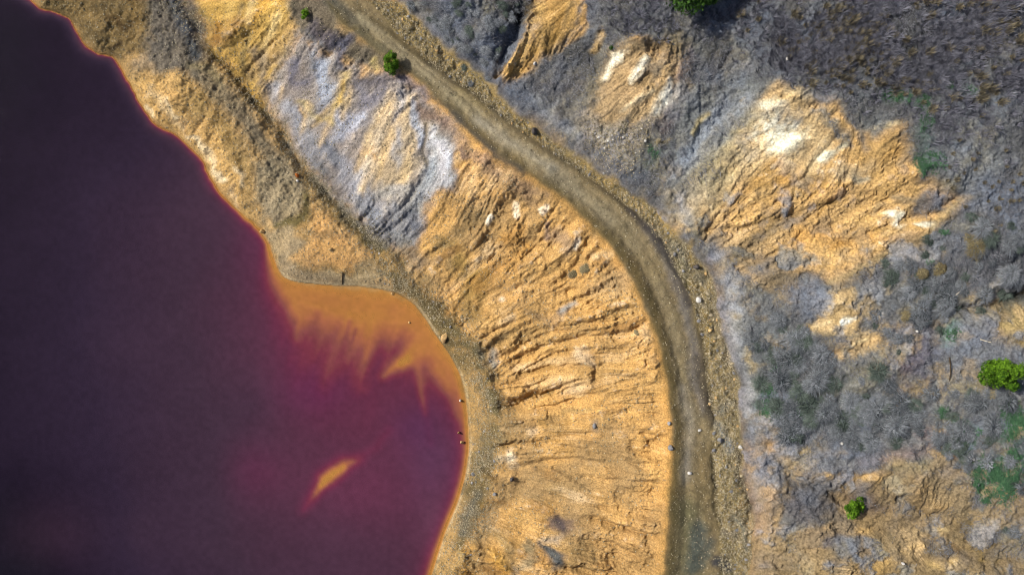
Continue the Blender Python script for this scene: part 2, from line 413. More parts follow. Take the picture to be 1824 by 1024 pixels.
L((100, 100, 92), [(840, 905, 9), (826, 945, 9), (846, 880, 6)], 7, .7); L((140, 128, 96), [(860, 700, 8), (866, 750, 8)], 7, .5)
# --- embankment, upper part
P((198, 158, 80), [(345, -40), (545, -40), (520, 40), (510, 110), (500, 150), (470, 190), (440, 160), (405, 118), (372, 85), (352, 20)], 8)
L((216, 178, 100), [(420, -10, 10), (400, 50, 10), (380, 90, 5)], 7, .7); L((140, 120, 72), [(360, 20, 6), (385, 70, 6)], 6, .7); L((120, 108, 74), [(445, 60, 6), (430, 100, 7), (446, 140, 8)], 6, .7)
L((180, 128, 48), [(385, 45, 5), (378, 80, 5)], 5, .7); L((188, 138, 56), [(470, 0, 6), (450, 40, 6)], 6, .6); L((222, 194, 132), [(452, -10, 6), (440, 40, 6)], 5, .6); L((224, 192, 126), [(494, 30, 6), (470, 90, 6), (462, 130, 5)], 6, .7)
L((116, 114, 112), [(455, 90, 10), (470, 140, 10)], 8, .6); L((100, 96, 82), [(430, 10, 4), (415, 50, 4)], 4, .5); L((196, 168, 110), [(508, 90, 7), (490, 150, 7)], 6, .7)
P((92, 92, 84), [(505, -40), (585, -40), (612, 50), (690, 100), (695, 130), (640, 115), (575, 90), (520, 60)], 9)
L((86, 82, 92), [(560, 60, 14), (610, 75, 16), (600, 105, 12)], 9, .8); L((104, 106, 100), [(590, 0, 12), (640, 50, 12)], 9, .6)
P((150, 146, 142), [(520, 60), (580, 85), (640, 120), (700, 130), (760, 170), (815, 235), (815, 330), (770, 350), (740, 430), (700, 450), (640, 400), (575, 330), (530, 280), (490, 215), (470, 160), (500, 110)], 12, .9)
L((152, 158, 168), [(560, 80, 9), (565, 130, 13), (580, 180, 14)], 9, .8); L((164, 172, 190), [(568, 100, 5), (572, 170, 6)], 5, .6)
L((106, 106, 120), [(530, 120, 14), (535, 150, 12)], 9, .8); L((96, 98, 112), [(600, 80, 10), (610, 120, 8)], 8, .7); L((90, 88, 100), [(640, 140, 12), (680, 150, 14), (700, 135, 10)], 9, .75)
L((192, 164, 100), [(612, 130, 6), (605, 165, 9), (600, 195, 9), (588, 215, 5)], 7, .85); L((196, 156, 78), [(610, 150, 4), (604, 185, 4)], 4, .7); L((172, 150, 90), [(665, 110, 6), (672, 122, 6)], 5, .8)
L((124, 124, 136), [(640, 155, 10), (655, 190, 12), (680, 165, 10)], 9, .7); L((184, 170, 146), [(692, 165, 4), (672, 210, 5), (655, 250, 5)], 5, .7)
L((176, 182, 196), [(610, 215, 12), (640, 215, 10), (610, 240, 10)], 9, .75); L((170, 150, 90), [(530, 185, 6), (550, 195, 5), (592, 222, 5)], 5, .7); L((206, 192, 160), [(560, 205, 5), (545, 230, 5)], 6, .5)
L((142, 144, 148), [(500, 175, 9), (525, 215, 12), (560, 255, 16), (590, 275, 16)], 10, .8); L((106, 110, 118), [(585, 260, 10), (600, 285, 12)], 8, .75); L((92, 98, 104), [(555, 285, 8), (580, 310, 9)], 7, .7)
L((168, 170, 176), [(490, 160, 8), (505, 190, 8)], 8, .6); L((158, 164, 176), [(620, 300, 20), (640, 340, 22), (660, 380, 16)], 12, .6)
P((200, 178, 142), [(690, 170), (735, 180), (750, 225), (752, 290), (730, 320), (690, 340), (650, 320), (640, 275), (665, 230)], 10, .85)
L((216, 176, 116), [(700, 230, 5), (680, 290, 6)], 6, .7); L((206, 160, 96), [(650, 270, 8), (665, 290, 6)], 6, .6); L((166, 170, 178), [(715, 170, 6), (705, 215, 6), (716, 255, 6)], 6, .7)
L((184, 194, 214), [(736, 185, 5), (742, 220, 7), (750, 255, 6)], 5, .85); L((178, 180, 184), [(700, 255, 6), (715, 290, 7)], 7, .5); L((220, 186, 132), [(735, 270, 6), (722, 310, 6)], 6, .6)
P((188, 190, 190), [(765, 230), (785, 235), (805, 265), (815, 300), (800, 330), (765, 345), (762, 290)], 7, .9); L((172, 180, 186), [(770, 300, 10), (755, 340, 12), (735, 370, 12)], 9, .7); L((214, 222, 232), [(775, 245, 4), (800, 290, 5)], 4, .7)
L((84, 74, 56), [(756, 222, 2), (757, 262, 3), (758, 300, 2)], 3, .8); L((128, 106, 92), [(745, 190, 10), (775, 210, 12), (790, 225, 10)], 8, .8); L((108, 104, 114), [(720, 140, 10), (760, 170, 8)], 8, .7)
P((150, 152, 156), [(690, 370), (735, 360), (760, 400), (745, 440), (710, 440), (690, 410)], 9, .85); L((112, 116, 126), [(730, 385, 9), (738, 400, 7)], 6, .7); L((176, 174, 168), [(680, 340, 12), (720, 345, 12)], 10, .6)
L((118, 124, 130), [(640, 360, 10), (670, 400, 12), (700, 430, 12)], 8, .5); L((124, 120, 110), [(720, 445, 16), (750, 465, 14)], 10, .7)
# --- embankment, orange face
P((150, 124, 102), [(800, 225), (850, 265), (900, 300), (960, 335), (975, 350), (930, 350), (880, 320), (830, 280)], 8, .7)
L((108, 100, 108), [(825, 270, 5), (835, 280, 5)], 5, .7)
L((226, 172, 98), [(830, 290, 12), (850, 330, 16), (820, 370, 18)], 10, .8); L((232, 190, 126), [(850, 300, 5), (840, 345, 5), (905, 310, 5)], 5, .6)
L((250, 238, 208), [(872, 388, 4), (866, 400, 3)], 3, .9); L((250, 236, 206), [(919, 360, 3), (921, 384, 5)], 3, .85); L((246, 232, 206), [(966, 376, 5), (975, 372, 3)], 3, .85); L((248, 232, 200), [(897, 532, 3)], 3, .9); L((242, 224, 186), [(853, 460, 5), (862, 452, 3)], 3, .8); L((240, 226, 200), [(1024, 440, 5), (1032, 432, 3)], 3, .8)
L((170, 122, 58), [(850, 420, 10), (865, 440, 8)], 7, .7); L((166, 118, 52), [(905, 430, 14), (925, 420, 10)], 7, .75); L((198, 142, 62), [(940, 440, 8), (905, 470, 8)], 7, .6)
L((150, 120, 62), [(790, 430, 12), (820, 470, 16), (850, 490, 14), (840, 520, 12)], 10, .8); L((128, 104, 60), [(830, 545, 16), (850, 560, 14), (855, 530, 10)], 9, .75); L((152, 126, 84), [(780, 420, 8), (800, 470, 8)], 8, .6)  # first stroke: shadowed part of the slope painted as darker olive ochre
L((122, 98, 80), [(940, 350, 10), (950, 362, 8)], 6, .7); L((130, 116, 112), [(975, 400, 4), (974, 425, 4)], 4, .7); L((158, 132, 104), [(990, 420, 10), (1005, 445, 10)], 9, .7); L((148, 140, 136), [(1023, 487, 6)], 4, .8); L((116, 98, 84), [(1043, 478, 7)], 4, .8)
L((170, 172, 168), [(1028, 538, 5), (1006, 552, 6), (998, 558, 4)], 4, .85); L((128, 104, 74), [(995, 563, 5), (970, 575, 8), (940, 555, 5)], 6, .7); L((190, 162, 120), [(1060, 520, 10), (1110, 500, 16)], 12, .5); L((238, 204, 150), [(1060, 460, 8), (1085, 455, 6)], 6, .6)
L((150, 122, 76), [(960, 590, 12), (900, 600, 12), (860, 620, 10)], 10, .5); L((226, 196, 150), [(915, 560, 6), (890, 575, 4)], 5, .6); L((122, 106, 76), [(900, 590, 5), (892, 600, 5)], 5, .6)
L((222, 176, 108), [(860, 570, 8), (900, 580, 8)], 7, .6); L((158, 162, 158), [(878, 625, 6), (875, 645, 8)], 6, .8); L((116, 112, 96), [(852, 630, 7), (860, 650, 7)], 6, .7)
L((236, 196, 136), [(920, 660, 6), (980, 648, 7), (1040, 640, 6)], 6, .7); L((148, 112, 56), [(925, 668, 3), (990, 655, 3)], 4, .7); L((236, 214, 176), [(1035, 630, 9), (1060, 640, 7)], 6, .7); L((230, 190, 130), [(950, 690, 9), (1050, 680, 10)], 8, .6); L((150, 118, 66), [(915, 714, 4), (985, 704, 4)], 4, .8)  # bright rib tops and dark undersides: light and shade painted in
L((160, 122, 62), [(960, 745, 8), (1000, 760, 8)], 8, .7); L((110, 104, 98), [(1056, 752, 6), (1057, 762, 6)], 5, .8); L((134, 116, 76), [(1000, 733, 3), (1050, 728, 3)], 4, .6); L((226, 206, 170), [(945, 770, 8), (955, 763, 6)], 6, .6)
L((140, 104, 52), [(910, 790, 4), (960, 785, 5), (1000, 778, 4)], 5, .7); L((168, 130, 74), [(1000, 800, 8), (1060, 810, 8), (1110, 830, 7)], 8, .6); L((122, 96, 54), [(985, 835, 2), (1020, 855, 3), (1050, 875, 2)], 3, .75)
L((240, 230, 200), [(905, 815, 8), (915, 828, 9)], 6, .85); L((214, 204, 176), [(890, 815, 7)], 6, .6); L((226, 176, 106), [(895, 848, 8), (930, 852, 8)], 6, .7); L((138, 106, 56), [(880, 850, 8), (900, 872, 10), (930, 868, 8)], 7, .75); L((96, 88, 84), [(913, 852, 3)], 3, .8)
L((146, 128, 84), [(990, 870, 12), (1030, 880, 14)], 12, .6); L((138, 120, 84), [(930, 885, 8), (960, 890, 8)], 8, .5)
L((96, 88, 88), [(985, 932, 11), (1010, 940, 12), (1022, 930, 8)], 7, .85); L((78, 70, 72), [(990, 928, 5), (1004, 944, 4)], 4, .7); L((176, 168, 152), [(1000, 962, 8), (975, 965, 6)], 6, .7)
L((84, 98, 104), [(970, 975, 7), (985, 995, 14), (990, 1010, 8)], 7, .9); L((60, 64, 64), [(990, 1000, 7), (1000, 1012, 5)], 5, .7); L((118, 118, 96), [(945, 970, 8), (940, 1010, 9)], 7, .7); L((112, 116, 108), [(920, 1015, 7)], 6, .7)
P((178, 130, 52), [(800, 1060), (815, 985), (850, 960), (890, 985), (912, 1010), (900, 1060)], 9, .8); L((92, 76, 36), [(830, 1000, 5), (850, 1012, 7), (870, 1024, 6)], 5, .75); L((226, 172, 84), [(870, 975, 4), (896, 998, 5), (905, 1012, 4)], 4, .8); L((218, 190, 130), [(820, 985, 5), (808, 1010, 5)], 5, .7)
L((128, 112, 72), [(845, 960, 6), (880, 945, 6), (905, 970, 10)], 7, .6); L((146, 118, 62), [(860, 905, 10), (880, 890, 8)], 8, .6); L((200, 180, 140), [(860, 935, 3), (890, 948, 3)], 4, .6)
P((178, 138, 84), [(1050, 900), (1180, 900), (1170, 1060), (1000, 1060), (1020, 960)], 20, .5)
# --- track
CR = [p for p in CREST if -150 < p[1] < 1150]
L((108, 94, 58), [(x + 8, y, 10 if y > 360 else 6) for x, y in CR], 9, .8)  # shade under the brow painted as a dark olive band
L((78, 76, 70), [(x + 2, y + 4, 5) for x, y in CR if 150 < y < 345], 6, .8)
L((162, 150, 120), [(640, 30, 8), (730, 105, 12), (800, 165, 14), (870, 225, 15), (940, 275, 15), (1000, 315, 14), (1050, 355, 13), (1090, 390, 12)], 9, .8)
L((172, 164, 142), [(850, 215, 7), (920, 260, 8), (985, 300, 7)], 7, .7); L((148, 134, 102), [(1110, 400, 13), (1160, 480, 14), (1190, 560, 12), (1215, 650, 12), (1225, 750, 12), (1230, 850, 12)], 9, .75)
L((150, 144, 132), [(1215, 690, 8), (1228, 760, 9), (1226, 850, 9)], 8, .55); L((118, 114, 110), [(1150, 400, 7), (1180, 450, 9), (1210, 520, 9), (1232, 600, 10), (1240, 680, 12), (1250, 730, 8)], 7, .75); L((84, 76, 64), [(1240, 640, 8), (1255, 700, 8), (1262, 740, 6)], 6, .7)
L((128, 112, 78), [(1260, 800, 10), (1255, 880, 14), (1265, 940, 12)], 10, .7); L((104, 102, 74), [(1225, 900, 18), (1225, 1000, 26)], 16, .75); L((82, 92, 88), [(1245, 940, 14), (1235, 1010, 16), (1262, 960, 8)], 10, .75)
L((108, 104, 84), [(640, 60, 6), (700, 100, 6)], 7, .6); L((76, 66, 42), [(660, 32, 4), (700, 62, 5), (740, 95, 5), (785, 118, 4)], 4, .7); L((150, 132, 90), [(820, 160, 9), (870, 200, 7)], 7, .5)
# --- rubble verge
L((176, 150, 92), [(x - 4, y + 4, 8) for x, y in DITCH if -100 < y < 420], 7, .75); L((74, 68, 56), [(x + 1, y, 4) for x, y in RIGHT if 60 < y < 420], 5, .75); L((70, 66, 64), [(1120, 372, 5), (1155, 405, 7), (1178, 440, 8), (1195, 470, 6), (1210, 500, 6), (1230, 545, 6)], 5, .8)
L((110, 116, 112), [(1200, 440, 8), (1240, 490, 9), (1250, 500, 8)], 7, .7); L((92, 92, 62), [(1210, 470, 9), (1225, 500, 9)], 7, .6); L((152, 128, 70), [(1225, 440, 6), (1250, 560, 9), (1262, 620, 9)], 7, .7); L((160, 152, 128), [(1245, 530, 6), (1250, 545, 6)], 5, .6)
L((78, 72, 62), [(1246, 560, 3), (1250, 620, 4), (1262, 700, 5), (1270, 760, 4)], 4, .7); L((150, 160, 164), [(1290, 785, 8), (1300, 800, 7), (1284, 760, 6)], 6, .75); L((112, 116, 112), [(1285, 735, 8), (1300, 720, 6)], 6, .7)
L((70, 62, 44), [(1275, 840, 3), (1275, 900, 4), (1290, 930, 3)], 4, .7); L((60, 56, 56), [(1312, 800, 4), (1320, 855, 6), (1340, 880, 8), (1342, 910, 7)], 5, .85); L((160, 124, 62), [(1325, 890, 5), (1322, 900, 6)], 5, .7); L((128, 116, 80), [(1290, 960, 12), (1300, 1000, 12)], 9, .6)
L((110, 124, 128), [(1310, 920, 5), (1328, 940, 5), (1330, 980, 4)], 5, .7); L((52, 58, 68), [(1276, 1002, 9), (1296, 1010, 9)], 6, .85); L((96, 96, 98), [(1290, 945, 8), (1312, 950, 6)], 6, .6); L((176, 148, 80), [(1330, 1010, 8), (1345, 1000, 6)], 6, .6)
# --- hillside, upper left of it (dark scrub, orange spur)
P((86, 86, 92), [(720, -60), (900, -60), (900, 60), (870, 130), (900, 170), (850, 120), (790, 70)], 9)
L((100, 104, 112), [(770, 40, 14), (810, 80, 14)], 10, .6); L((60, 58, 58), [(845, 50, 7), (830, 80, 7)], 7, .7); L((112, 108, 92), [(870, 20, 8), (850, 70, 8)], 8, .6); L((120, 106, 84), [(880, 110, 10), (900, 130, 10)], 8, .6)
P((48, 44, 42), [(925, -30), (965, -30), (945, 40), (915, 75), (895, 90), (880, 70), (905, 30)], 8, .85)  # shaded bank beside the spur, its shade painted near black
P((202, 156, 82), [(970, -60), (1055, -60), (1045, 40), (1000, 80), (960, 110), (930, 140), (895, 152), (880, 130), (920, 110), (945, 60)], 8)
L((224, 180, 104), [(960, 10, 6), (942, 70, 6), (915, 120, 6)], 6, .7); L((146, 110, 54), [(1000, 20, 8), (985, 70, 8), (975, 90, 6)], 6, .75); L((92, 80, 58), [(1020, 0, 6), (1005, 40, 6)], 5, .6); L((214, 164, 86), [(1048, 10, 6), (1035, 60, 6), (1000, 90, 5)], 5, .7)
P((112, 106, 100), [(1000, 90), (1050, 70), (1065, 110), (1060, 170), (1050, 230), (1030, 240), (990, 210), (950, 185), (930, 160), (960, 120)], 9, .85)
L((78, 74, 78), [(960, 150, 9), (1000, 160, 12), (1040, 150, 10)], 8, .7); L((200, 160, 96), [(1070, 60, 6), (1060, 90, 6), (1055, 95, 4)], 5, .8); L((152, 152, 164), [(960, 185, 9), (1000, 215, 9), (1020, 230, 6)], 8, .65)
L((130, 128, 122), [(985, 192, 7)], 5, .7)
# white and tan spur
P((196, 162, 112), [(1120, 75), (1190, 80), (1225, 110), (1225, 160), (1190, 200), (1150, 225), (1100, 225), (1055, 215), (1068, 160), (1085, 100)], 9)
L((178, 134, 72), [(1130, 75, 7), (1165, 80, 9), (1195, 100, 8)], 7, .7); P((246, 234, 210), [(1092, 100), (1115, 97), (1110, 110), (1090, 125), (1078, 140)], 4, .9); L((248, 236, 212), [(1152, 105, 4), (1138, 130, 6), (1125, 145, 4)], 4, .85); L((238, 216, 178), [(1165, 160, 6), (1125, 185, 6), (1115, 195, 4)], 5, .7)
P((252, 246, 234), [(1195, 150), (1216, 155), (1210, 175), (1190, 195), (1168, 205), (1175, 180)], 5, .95); L((150, 122, 80), [(1160, 115, 7), (1150, 150, 6)], 6, .65); L((146, 122, 86), [(1190, 130, 6), (1170, 165, 4)], 5, .6); L((226, 184, 120), [(1175, 140, 4), (1150, 165, 4)], 4, .7)
L((120, 110, 104), [(1215, 140, 8), (1222, 180, 8)], 7, .5); L((116, 106, 96), [(1060, 180, 8), (1065, 220, 8)], 8, .6); L((196, 164, 118), [(1090, 170, 10), (1080, 200, 10)], 8, .6)
P((160, 146, 136), [(1040, 210), (1100, 225), (1160, 215), (1165, 240), (1130, 280), (1110, 310), (1060, 290), (1030, 255)], 9, .85); L((178, 166, 152), [(1075, 235, 12), (1110, 290, 14)], 10, .6); L((196, 184, 166), [(1108, 288, 8)], 6, .6)
# grey wash between the spurs
P((126, 126, 126), [(1225, 170), (1330, 130), (1370, 150), (1330, 220), (1280, 280), (1240, 310), (1210, 330), (1160, 310), (1150, 275), (1190, 230)], 10, .8); L((112, 96, 102), [(1200, 210, 12), (1180, 230, 9), (1230, 100, 12)], 9, .6); L((148, 152, 164), [(1300, 170, 12), (1260, 220, 14), (1220, 290, 12)], 11, .6)
L((200, 178, 124), [(1262, 200, 5), (1242, 220, 5), (1232, 240, 3)], 4, .8); L((92, 104, 100), [(1160, 270, 12), (1180, 300, 10), (1150, 300, 9)], 9, .7); L((150, 128, 78), [(1195, 242, 4), (1170, 256, 4)], 4, .7); L((78, 82, 86), [(1150, 320, 7), (1120, 320, 6)], 6, .6); L((152, 144, 124), [(1260, 260, 8), (1235, 310, 10)], 9, .6)
L((62, 54, 60), [(1305, 85, 3), (1290, 110, 4), (1280, 120, 3)], 4, .8); L((66, 60, 66), [(1275, 95, 4), (1268, 115, 3)], 4, .6); L((140, 150, 168), [(1310, 115, 8), (1345, 118, 5)], 6, .5)
# great orange face
P((220, 174, 104), [(1385, 150), (1420, 158), (1460, 165), (1520, 205), (1560, 240), (1605, 215), (1620, 235), (1640, 285), (1665, 320), (1720, 350), (1700, 385), (1640, 425), (1560, 465), (1490, 500), (1440, 485), (1380, 480), (1330, 440), (1240, 415), (1200, 405), (1220, 360), (1260, 330), (1285, 280), (1330, 215)], 7, .95)
P((238, 208, 156), [(1335, 200), (1390, 165), (1450, 185), (1470, 245), (1420, 310), (1345, 330), (1300, 310), (1310, 260)], 16, .7); L((240, 214, 168), [(1480, 260, 8), (1440, 310, 8), (1520, 315, 6), (1560, 290, 6)], 10, .6)
P((252, 240, 212), [(1352, 215), (1385, 195), (1425, 215), (1425, 245), (1405, 275), (1385, 285), (1370, 250), (1345, 240)], 6, .92); L((248, 236, 206), [(1360, 190, 8), (1385, 180, 7)], 6, .8); L((250, 238, 210), [(1500, 265, 4), (1475, 280, 8), (1462, 292, 6)], 5, .85); L((236, 210, 164), [(1410, 165, 7), (1450, 172, 6)], 6, .7)
L((250, 238, 212), [(1580, 382, 5), (1600, 390, 8), (1610, 400, 4)], 5, .9); L((252, 240, 216), [(1632, 400, 3), (1662, 402, 4)], 3, .85); L((244, 226, 190), [(1522, 322, 5), (1545, 318, 4)], 4, .8); L((240, 218, 176), [(1360, 260, 8), (1340, 280, 6)], 6, .6)
L((206, 150, 64), [(1380, 290, 14), (1340, 330, 12), (1400, 320, 12)], 9, .7); L((190, 146, 60), [(1405, 305, 8), (1415, 320, 8)], 6, .6); L((206, 152, 68), [(1470, 310, 12), (1440, 350, 10)], 8, .55); L((190, 140, 66), [(1500, 340, 6), (1460, 380, 7)], 6, .6); L((214, 162, 84), [(1560, 300, 12), (1600, 260, 10)], 9, .5)
L((176, 138, 82), [(1590, 290, 8), (1610, 270, 10), (1620, 310, 8)], 7, .6); L((150, 118, 70), [(1580, 250, 7), (1600, 240, 7)], 6, .6); L((126, 124, 120), [(1450, 195, 6), (1470, 210, 8), (1500, 240, 9), (1510, 260, 6)], 7, .75); L((118, 122, 124), [(1520, 210, 10), (1560, 225, 10), (1585, 215, 9)], 8, .7); L((240, 214, 166), [(1560, 228, 3), (1600, 218, 4)], 3, .7)
L((182, 166, 130), [(1330, 210, 14), (1290, 270, 22), (1250, 330, 26)], 22, .8); L((216, 192, 146), [(1330, 260, 12), (1295, 320, 18), (1265, 370, 16)], 16, .7); L((112, 112, 114), [(1500, 190, 8), (1530, 225, 8), (1545, 265, 5)], 9, .8); L((116, 114, 114), [(1575, 205, 9), (1560, 245, 6)], 8, .8); L((104, 102, 104), [(1440, 150, 7), (1470, 185, 7)], 7, .8); L((120, 112, 100), [(1640, 255, 8), (1615, 285, 7)], 8, .6); L((128, 118, 100), [(1690, 375, 6), (1650, 360, 9), (1600, 350, 5)], 8, .7); L((130, 116, 96), [(1600, 465, 8), (1540, 480, 8)], 9, .5); P((178, 162, 138), [(1200, 340), (1245, 330), (1262, 350), (1250, 400), (1210, 412), (1195, 385)], 9, .8); L((160, 160, 168), [(1210, 360, 8), (1225, 395, 9)], 7, .6); L((172, 166, 148), [(1300, 310, 8), (1260, 320, 8)], 9, .5)
L((110, 84, 40), [(1360, 360, 2), (1390, 340, 2), (1430, 320, 2)], 3, .6); L((96, 76, 44), [(1280, 405, 3), (1350, 400, 3), (1440, 375, 3), (1510, 350, 3)], 4, .75); P((152, 124, 82), [(1260, 420), (1340, 400), (1420, 380), (1440, 395), (1400, 420), (1360, 460), (1310, 440)], 9, .75); L((118, 104, 78), [(1420, 390, 7), (1380, 410, 10), (1340, 425, 10)], 8, .6)
L((214, 160, 84), [(1430, 420, 14), (1500, 430, 16), (1560, 410, 14)], 11, .7); L((232, 186, 112), [(1500, 410, 10), (1560, 390, 8), (1480, 450, 8)], 8, .6); L((186, 132, 58), [(1480, 440, 5), (1540, 420, 5), (1590, 430, 5)], 5, .6); L((152, 132, 98), [(1560, 380, 6), (1565, 365, 8), (1575, 360, 6)], 5, .7)
P((112, 104, 104), [(1640, 345), (1670, 335), (1700, 350), (1680, 375), (1650, 385), (1630, 370)], 6, .8); L((206, 172, 104), [(1725, 352, 5), (1690, 372, 6), (1665, 400, 5), (1640, 425, 5), (1590, 450, 5), (1520, 485, 6), (1480, 498, 5)], 5, .8); L((150, 118, 58), [(1560, 410, 4), (1600, 405, 3), (1640, 408, 3)], 4, .5)
L((178, 132, 62), [(1330, 455, 9), (1370, 470, 9), (1420, 480, 8)], 8, .6); L((222, 170, 92), [(1300, 415, 8), (1360, 470, 8)], 8, .4)
# grassy crest, upper right (dark scrub soil, lens falloff painted into the corner)
P((78, 77, 80), [(1080, -80), (2000, -80), (2000, 380), (1740, 360), (1660, 310), (1620, 220), (1560, 200), (1470, 160), (1400, 140), (1330, 120), (1250, 60), (1080, 40)], 14, .9)
P((50, 51, 60), [(1480, -80), (2000, -80), (2000, 150), (1800, 110), (1650, 60)], 30, .75); L((104, 106, 112), [(1400, 120, 14), (1470, 140, 12), (1540, 170, 12)], 11, .6); L((118, 122, 128), [(1290, 70, 14), (1330, 100, 12)], 12, .5)
L((84, 110, 92), [(1590, 165, 14), (1640, 180, 12), (1650, 220, 10), (1660, 290, 14)], 12, .7); P((118, 120, 124), [(1680, 120), (1760, 130), (1800, 220), (1790, 310), (1720, 340), (1670, 320), (1660, 220)], 18, .8); L((92, 122, 96), [(1700, 150, 8), (1730, 160, 6)], 8, .6); L((128, 112, 84), [(1720, 185, 5), (1780, 165, 4)], 6, .6); L((38, 36, 36), [(1722, 186, 3), (1738, 182, 3)], 2, .9)
L((40, 36, 34), [(1760, 25, 8), (1740, 60, 4)], 8, .6); L((70, 64, 48), [(1790, 110, 7), (1824, 95, 7), (1768, 125, 4)], 6, .7)
# right side
P((98, 97, 100), [(1730, 350), (2000, 360), (2000, 560), (1700, 560), (1500, 500), (1640, 430)], 14, .8); L((118, 122, 134), [(1660, 440, 14), (1720, 400, 16), (1690, 500, 14)], 12, .6); L((70, 70, 76), [(1760, 400, 14), (1800, 440, 14), (1750, 480, 10)], 12, .6); L((60, 60, 58), [(1700, 550, 6), (1760, 545, 8), (1830, 520, 14)], 8, .75)
L((96, 98, 88), [(1730, 555, 8), (1824, 540, 8)], 8, .5)
P((112, 111, 112), [(1290, 480), (1480, 500), (1600, 500), (1700, 580), (1740, 660), (1700, 760), (1640, 800), (1500, 800), (1360, 760), (1320, 660), (1285, 560)], 16, .75)
L((146, 143, 142), [(1295, 480, 8), (1300, 540, 14), (1320, 600, 16), (1332, 660, 14), (1335, 740, 10)], 9, .8); L((176, 176, 180), [(1310, 550, 7), (1290, 580, 6), (1340, 620, 7)], 6, .5); L((194, 158, 106), [(1320, 480, 8), (1350, 490, 7), (1370, 510, 5)], 7, .7); L((130, 104, 76), [(1300, 450, 8), (1380, 465, 10)], 8, .5); L((132, 132, 150), [(1270, 455, 8), (1310, 445, 6)], 6, .7); L((86, 84, 96), [(1330, 490, 6), (1350, 480, 6)], 6, .6)
L((180, 148, 98), [(1340, 640, 8), (1345, 660, 6)], 6, .6); L((104, 84, 92), [(1370, 505, 10), (1420, 510, 8)], 9, .5)
P((206, 172, 116), [(1470, 535), (1500, 510), (1520, 540), (1530, 570), (1565, 600), (1560, 620), (1520, 635), (1480, 620), (1440, 585), (1460, 570)], 8, .7); L((252, 246, 232), [(1500, 574, 5), (1515, 572, 5)], 4, .92); L((240, 206, 150), [(1478, 545, 8), (1500, 530, 6)], 5, .8); L((234, 200, 146), [(1460, 580, 5), (1490, 585, 6)], 5, .7); L((226, 186, 126), [(1500, 625, 6), (1535, 615, 6), (1560, 605, 3)], 5, .8); L((232, 206, 160), [(1540, 560, 3), (1550, 555, 3)], 4, .7); L((110, 104, 92), [(1480, 600, 5), (1530, 600, 5)], 5, .7)
P((92, 84, 100), [(1590, 580), (1680, 580), (1680, 640), (1640, 660), (1590, 650)], 14, .7); L((112, 150, 130), [(1700, 580, 9), (1695, 605, 10)], 8, .7); L((90, 78, 86), [(1600, 640, 14), (1650, 680, 14)], 12, .6); L((122, 98, 102), [(1605, 640, 7), (1620, 690, 8), (1600, 700, 6)], 8, .55)
P((178, 150, 90), [(1740, 560), (1830, 550), (1900, 560), (1900, 640), (1810, 610), (1770, 590)], 9, .8); L((110, 92, 56), [(1770, 585, 5), (1824, 610, 7)], 6, .7); L((150, 128, 78), [(1720, 660, 8), (1750, 680, 8), (1730, 640, 6)], 8, .7); L((140, 120, 82), [(1700, 690, 10), (1760, 690, 10)], 10, .5)
P((98, 102, 110), [(1320, 580), (1500, 600), (1560, 680), (1540, 790), (1420, 790), (1370, 700)], 18, .6)
L((70, 96, 74), [(1360, 690, 12), (1375, 730, 14), (1360, 740, 8)], 10, .7); L((74, 98, 78), [(1390, 650, 9), (1420, 640, 9)], 10, .5)
P((88, 92, 98), [(1700, 720), (2000, 700), (2000, 900), (1820, 900), (1730, 860)], 16, .7); L((64, 100, 62), [(1680, 735, 9), (1720, 760, 12), (1740, 790, 10)], 10, .7); L((66, 92, 72), [(1740, 840, 20), (1780, 870, 22), (1800, 830, 20), (1810, 760, 16)], 14, .7); L((70, 74, 84), [(1740, 800, 12), (1700, 805, 8)], 10, .6)
P((52, 54, 64), [(1790, 880), (2000, 860), (2000, 1000), (1840, 980)], 14, .8)
# lower right, with the corner's lens falloff painted into the ochre
P((176, 146, 112), [(1330, 790), (1380, 785), (1400, 830), (1410, 850), (1390, 900), (1395, 940), (1370, 970), (1340, 960), (1350, 900), (1330, 850)], 9, .85); L((190, 148, 88), [(1370, 790, 8), (1375, 825, 6)], 6, .7); L((150, 140, 136), [(1340, 850, 10), (1360, 900, 9)], 9, .6); L((210, 170, 108), [(1390, 900, 4), (1385, 940, 5), (1365, 965, 5)], 5, .7); L((178, 150, 90), [(1440, 800, 6), (1425, 802, 5)], 5, .8)
P((148, 122, 80), [(1430, 850), (1520, 835), (1600, 840), (1680, 850), (1720, 880), (1730, 940), (1830, 1000), (1830, 1060), (1330, 1060), (1345, 970), (1420, 950), (1470, 930), (1450, 880)], 12, .85)
P((106, 100, 104), [(1390, 855), (1440, 862), (1500, 900), (1490, 920), (1440, 930), (1400, 920)], 9, .75); P((94, 80, 76), [(1500, 870), (1550, 872), (1600, 890), (1590, 905), (1540, 910), (1510, 890)], 7, .8); L((60, 52, 42), [(1410, 855, 3), (1450, 868, 4), (1490, 890, 4)], 4, .75); L((196, 156, 92), [(1450, 852, 5), (1520, 846, 7), (1580, 850, 6)], 6, .7); L((230, 212, 178), [(1595, 862, 7), (1580, 855, 5), (1605, 880, 5)], 6, .75)
L((128, 108, 72), [(1580, 890, 8), (1600, 900, 6)], 6, .6); L((96, 94, 96), [(1600, 905, 8), (1660, 925, 10), (1690, 915, 8)], 8, .7); L((206, 158, 80), [(1640, 890, 10), (1680, 895, 8), (1650, 870, 7)], 8, .7); L((92, 90, 98), [(1680, 840, 12), (1710, 845, 9)], 8, .75); L((190, 134, 54), [(1670, 810, 4), (1700, 815, 4)], 5, .7); L((92, 76, 50), [(1700, 820, 3), (1725, 830, 3)], 4, .7)
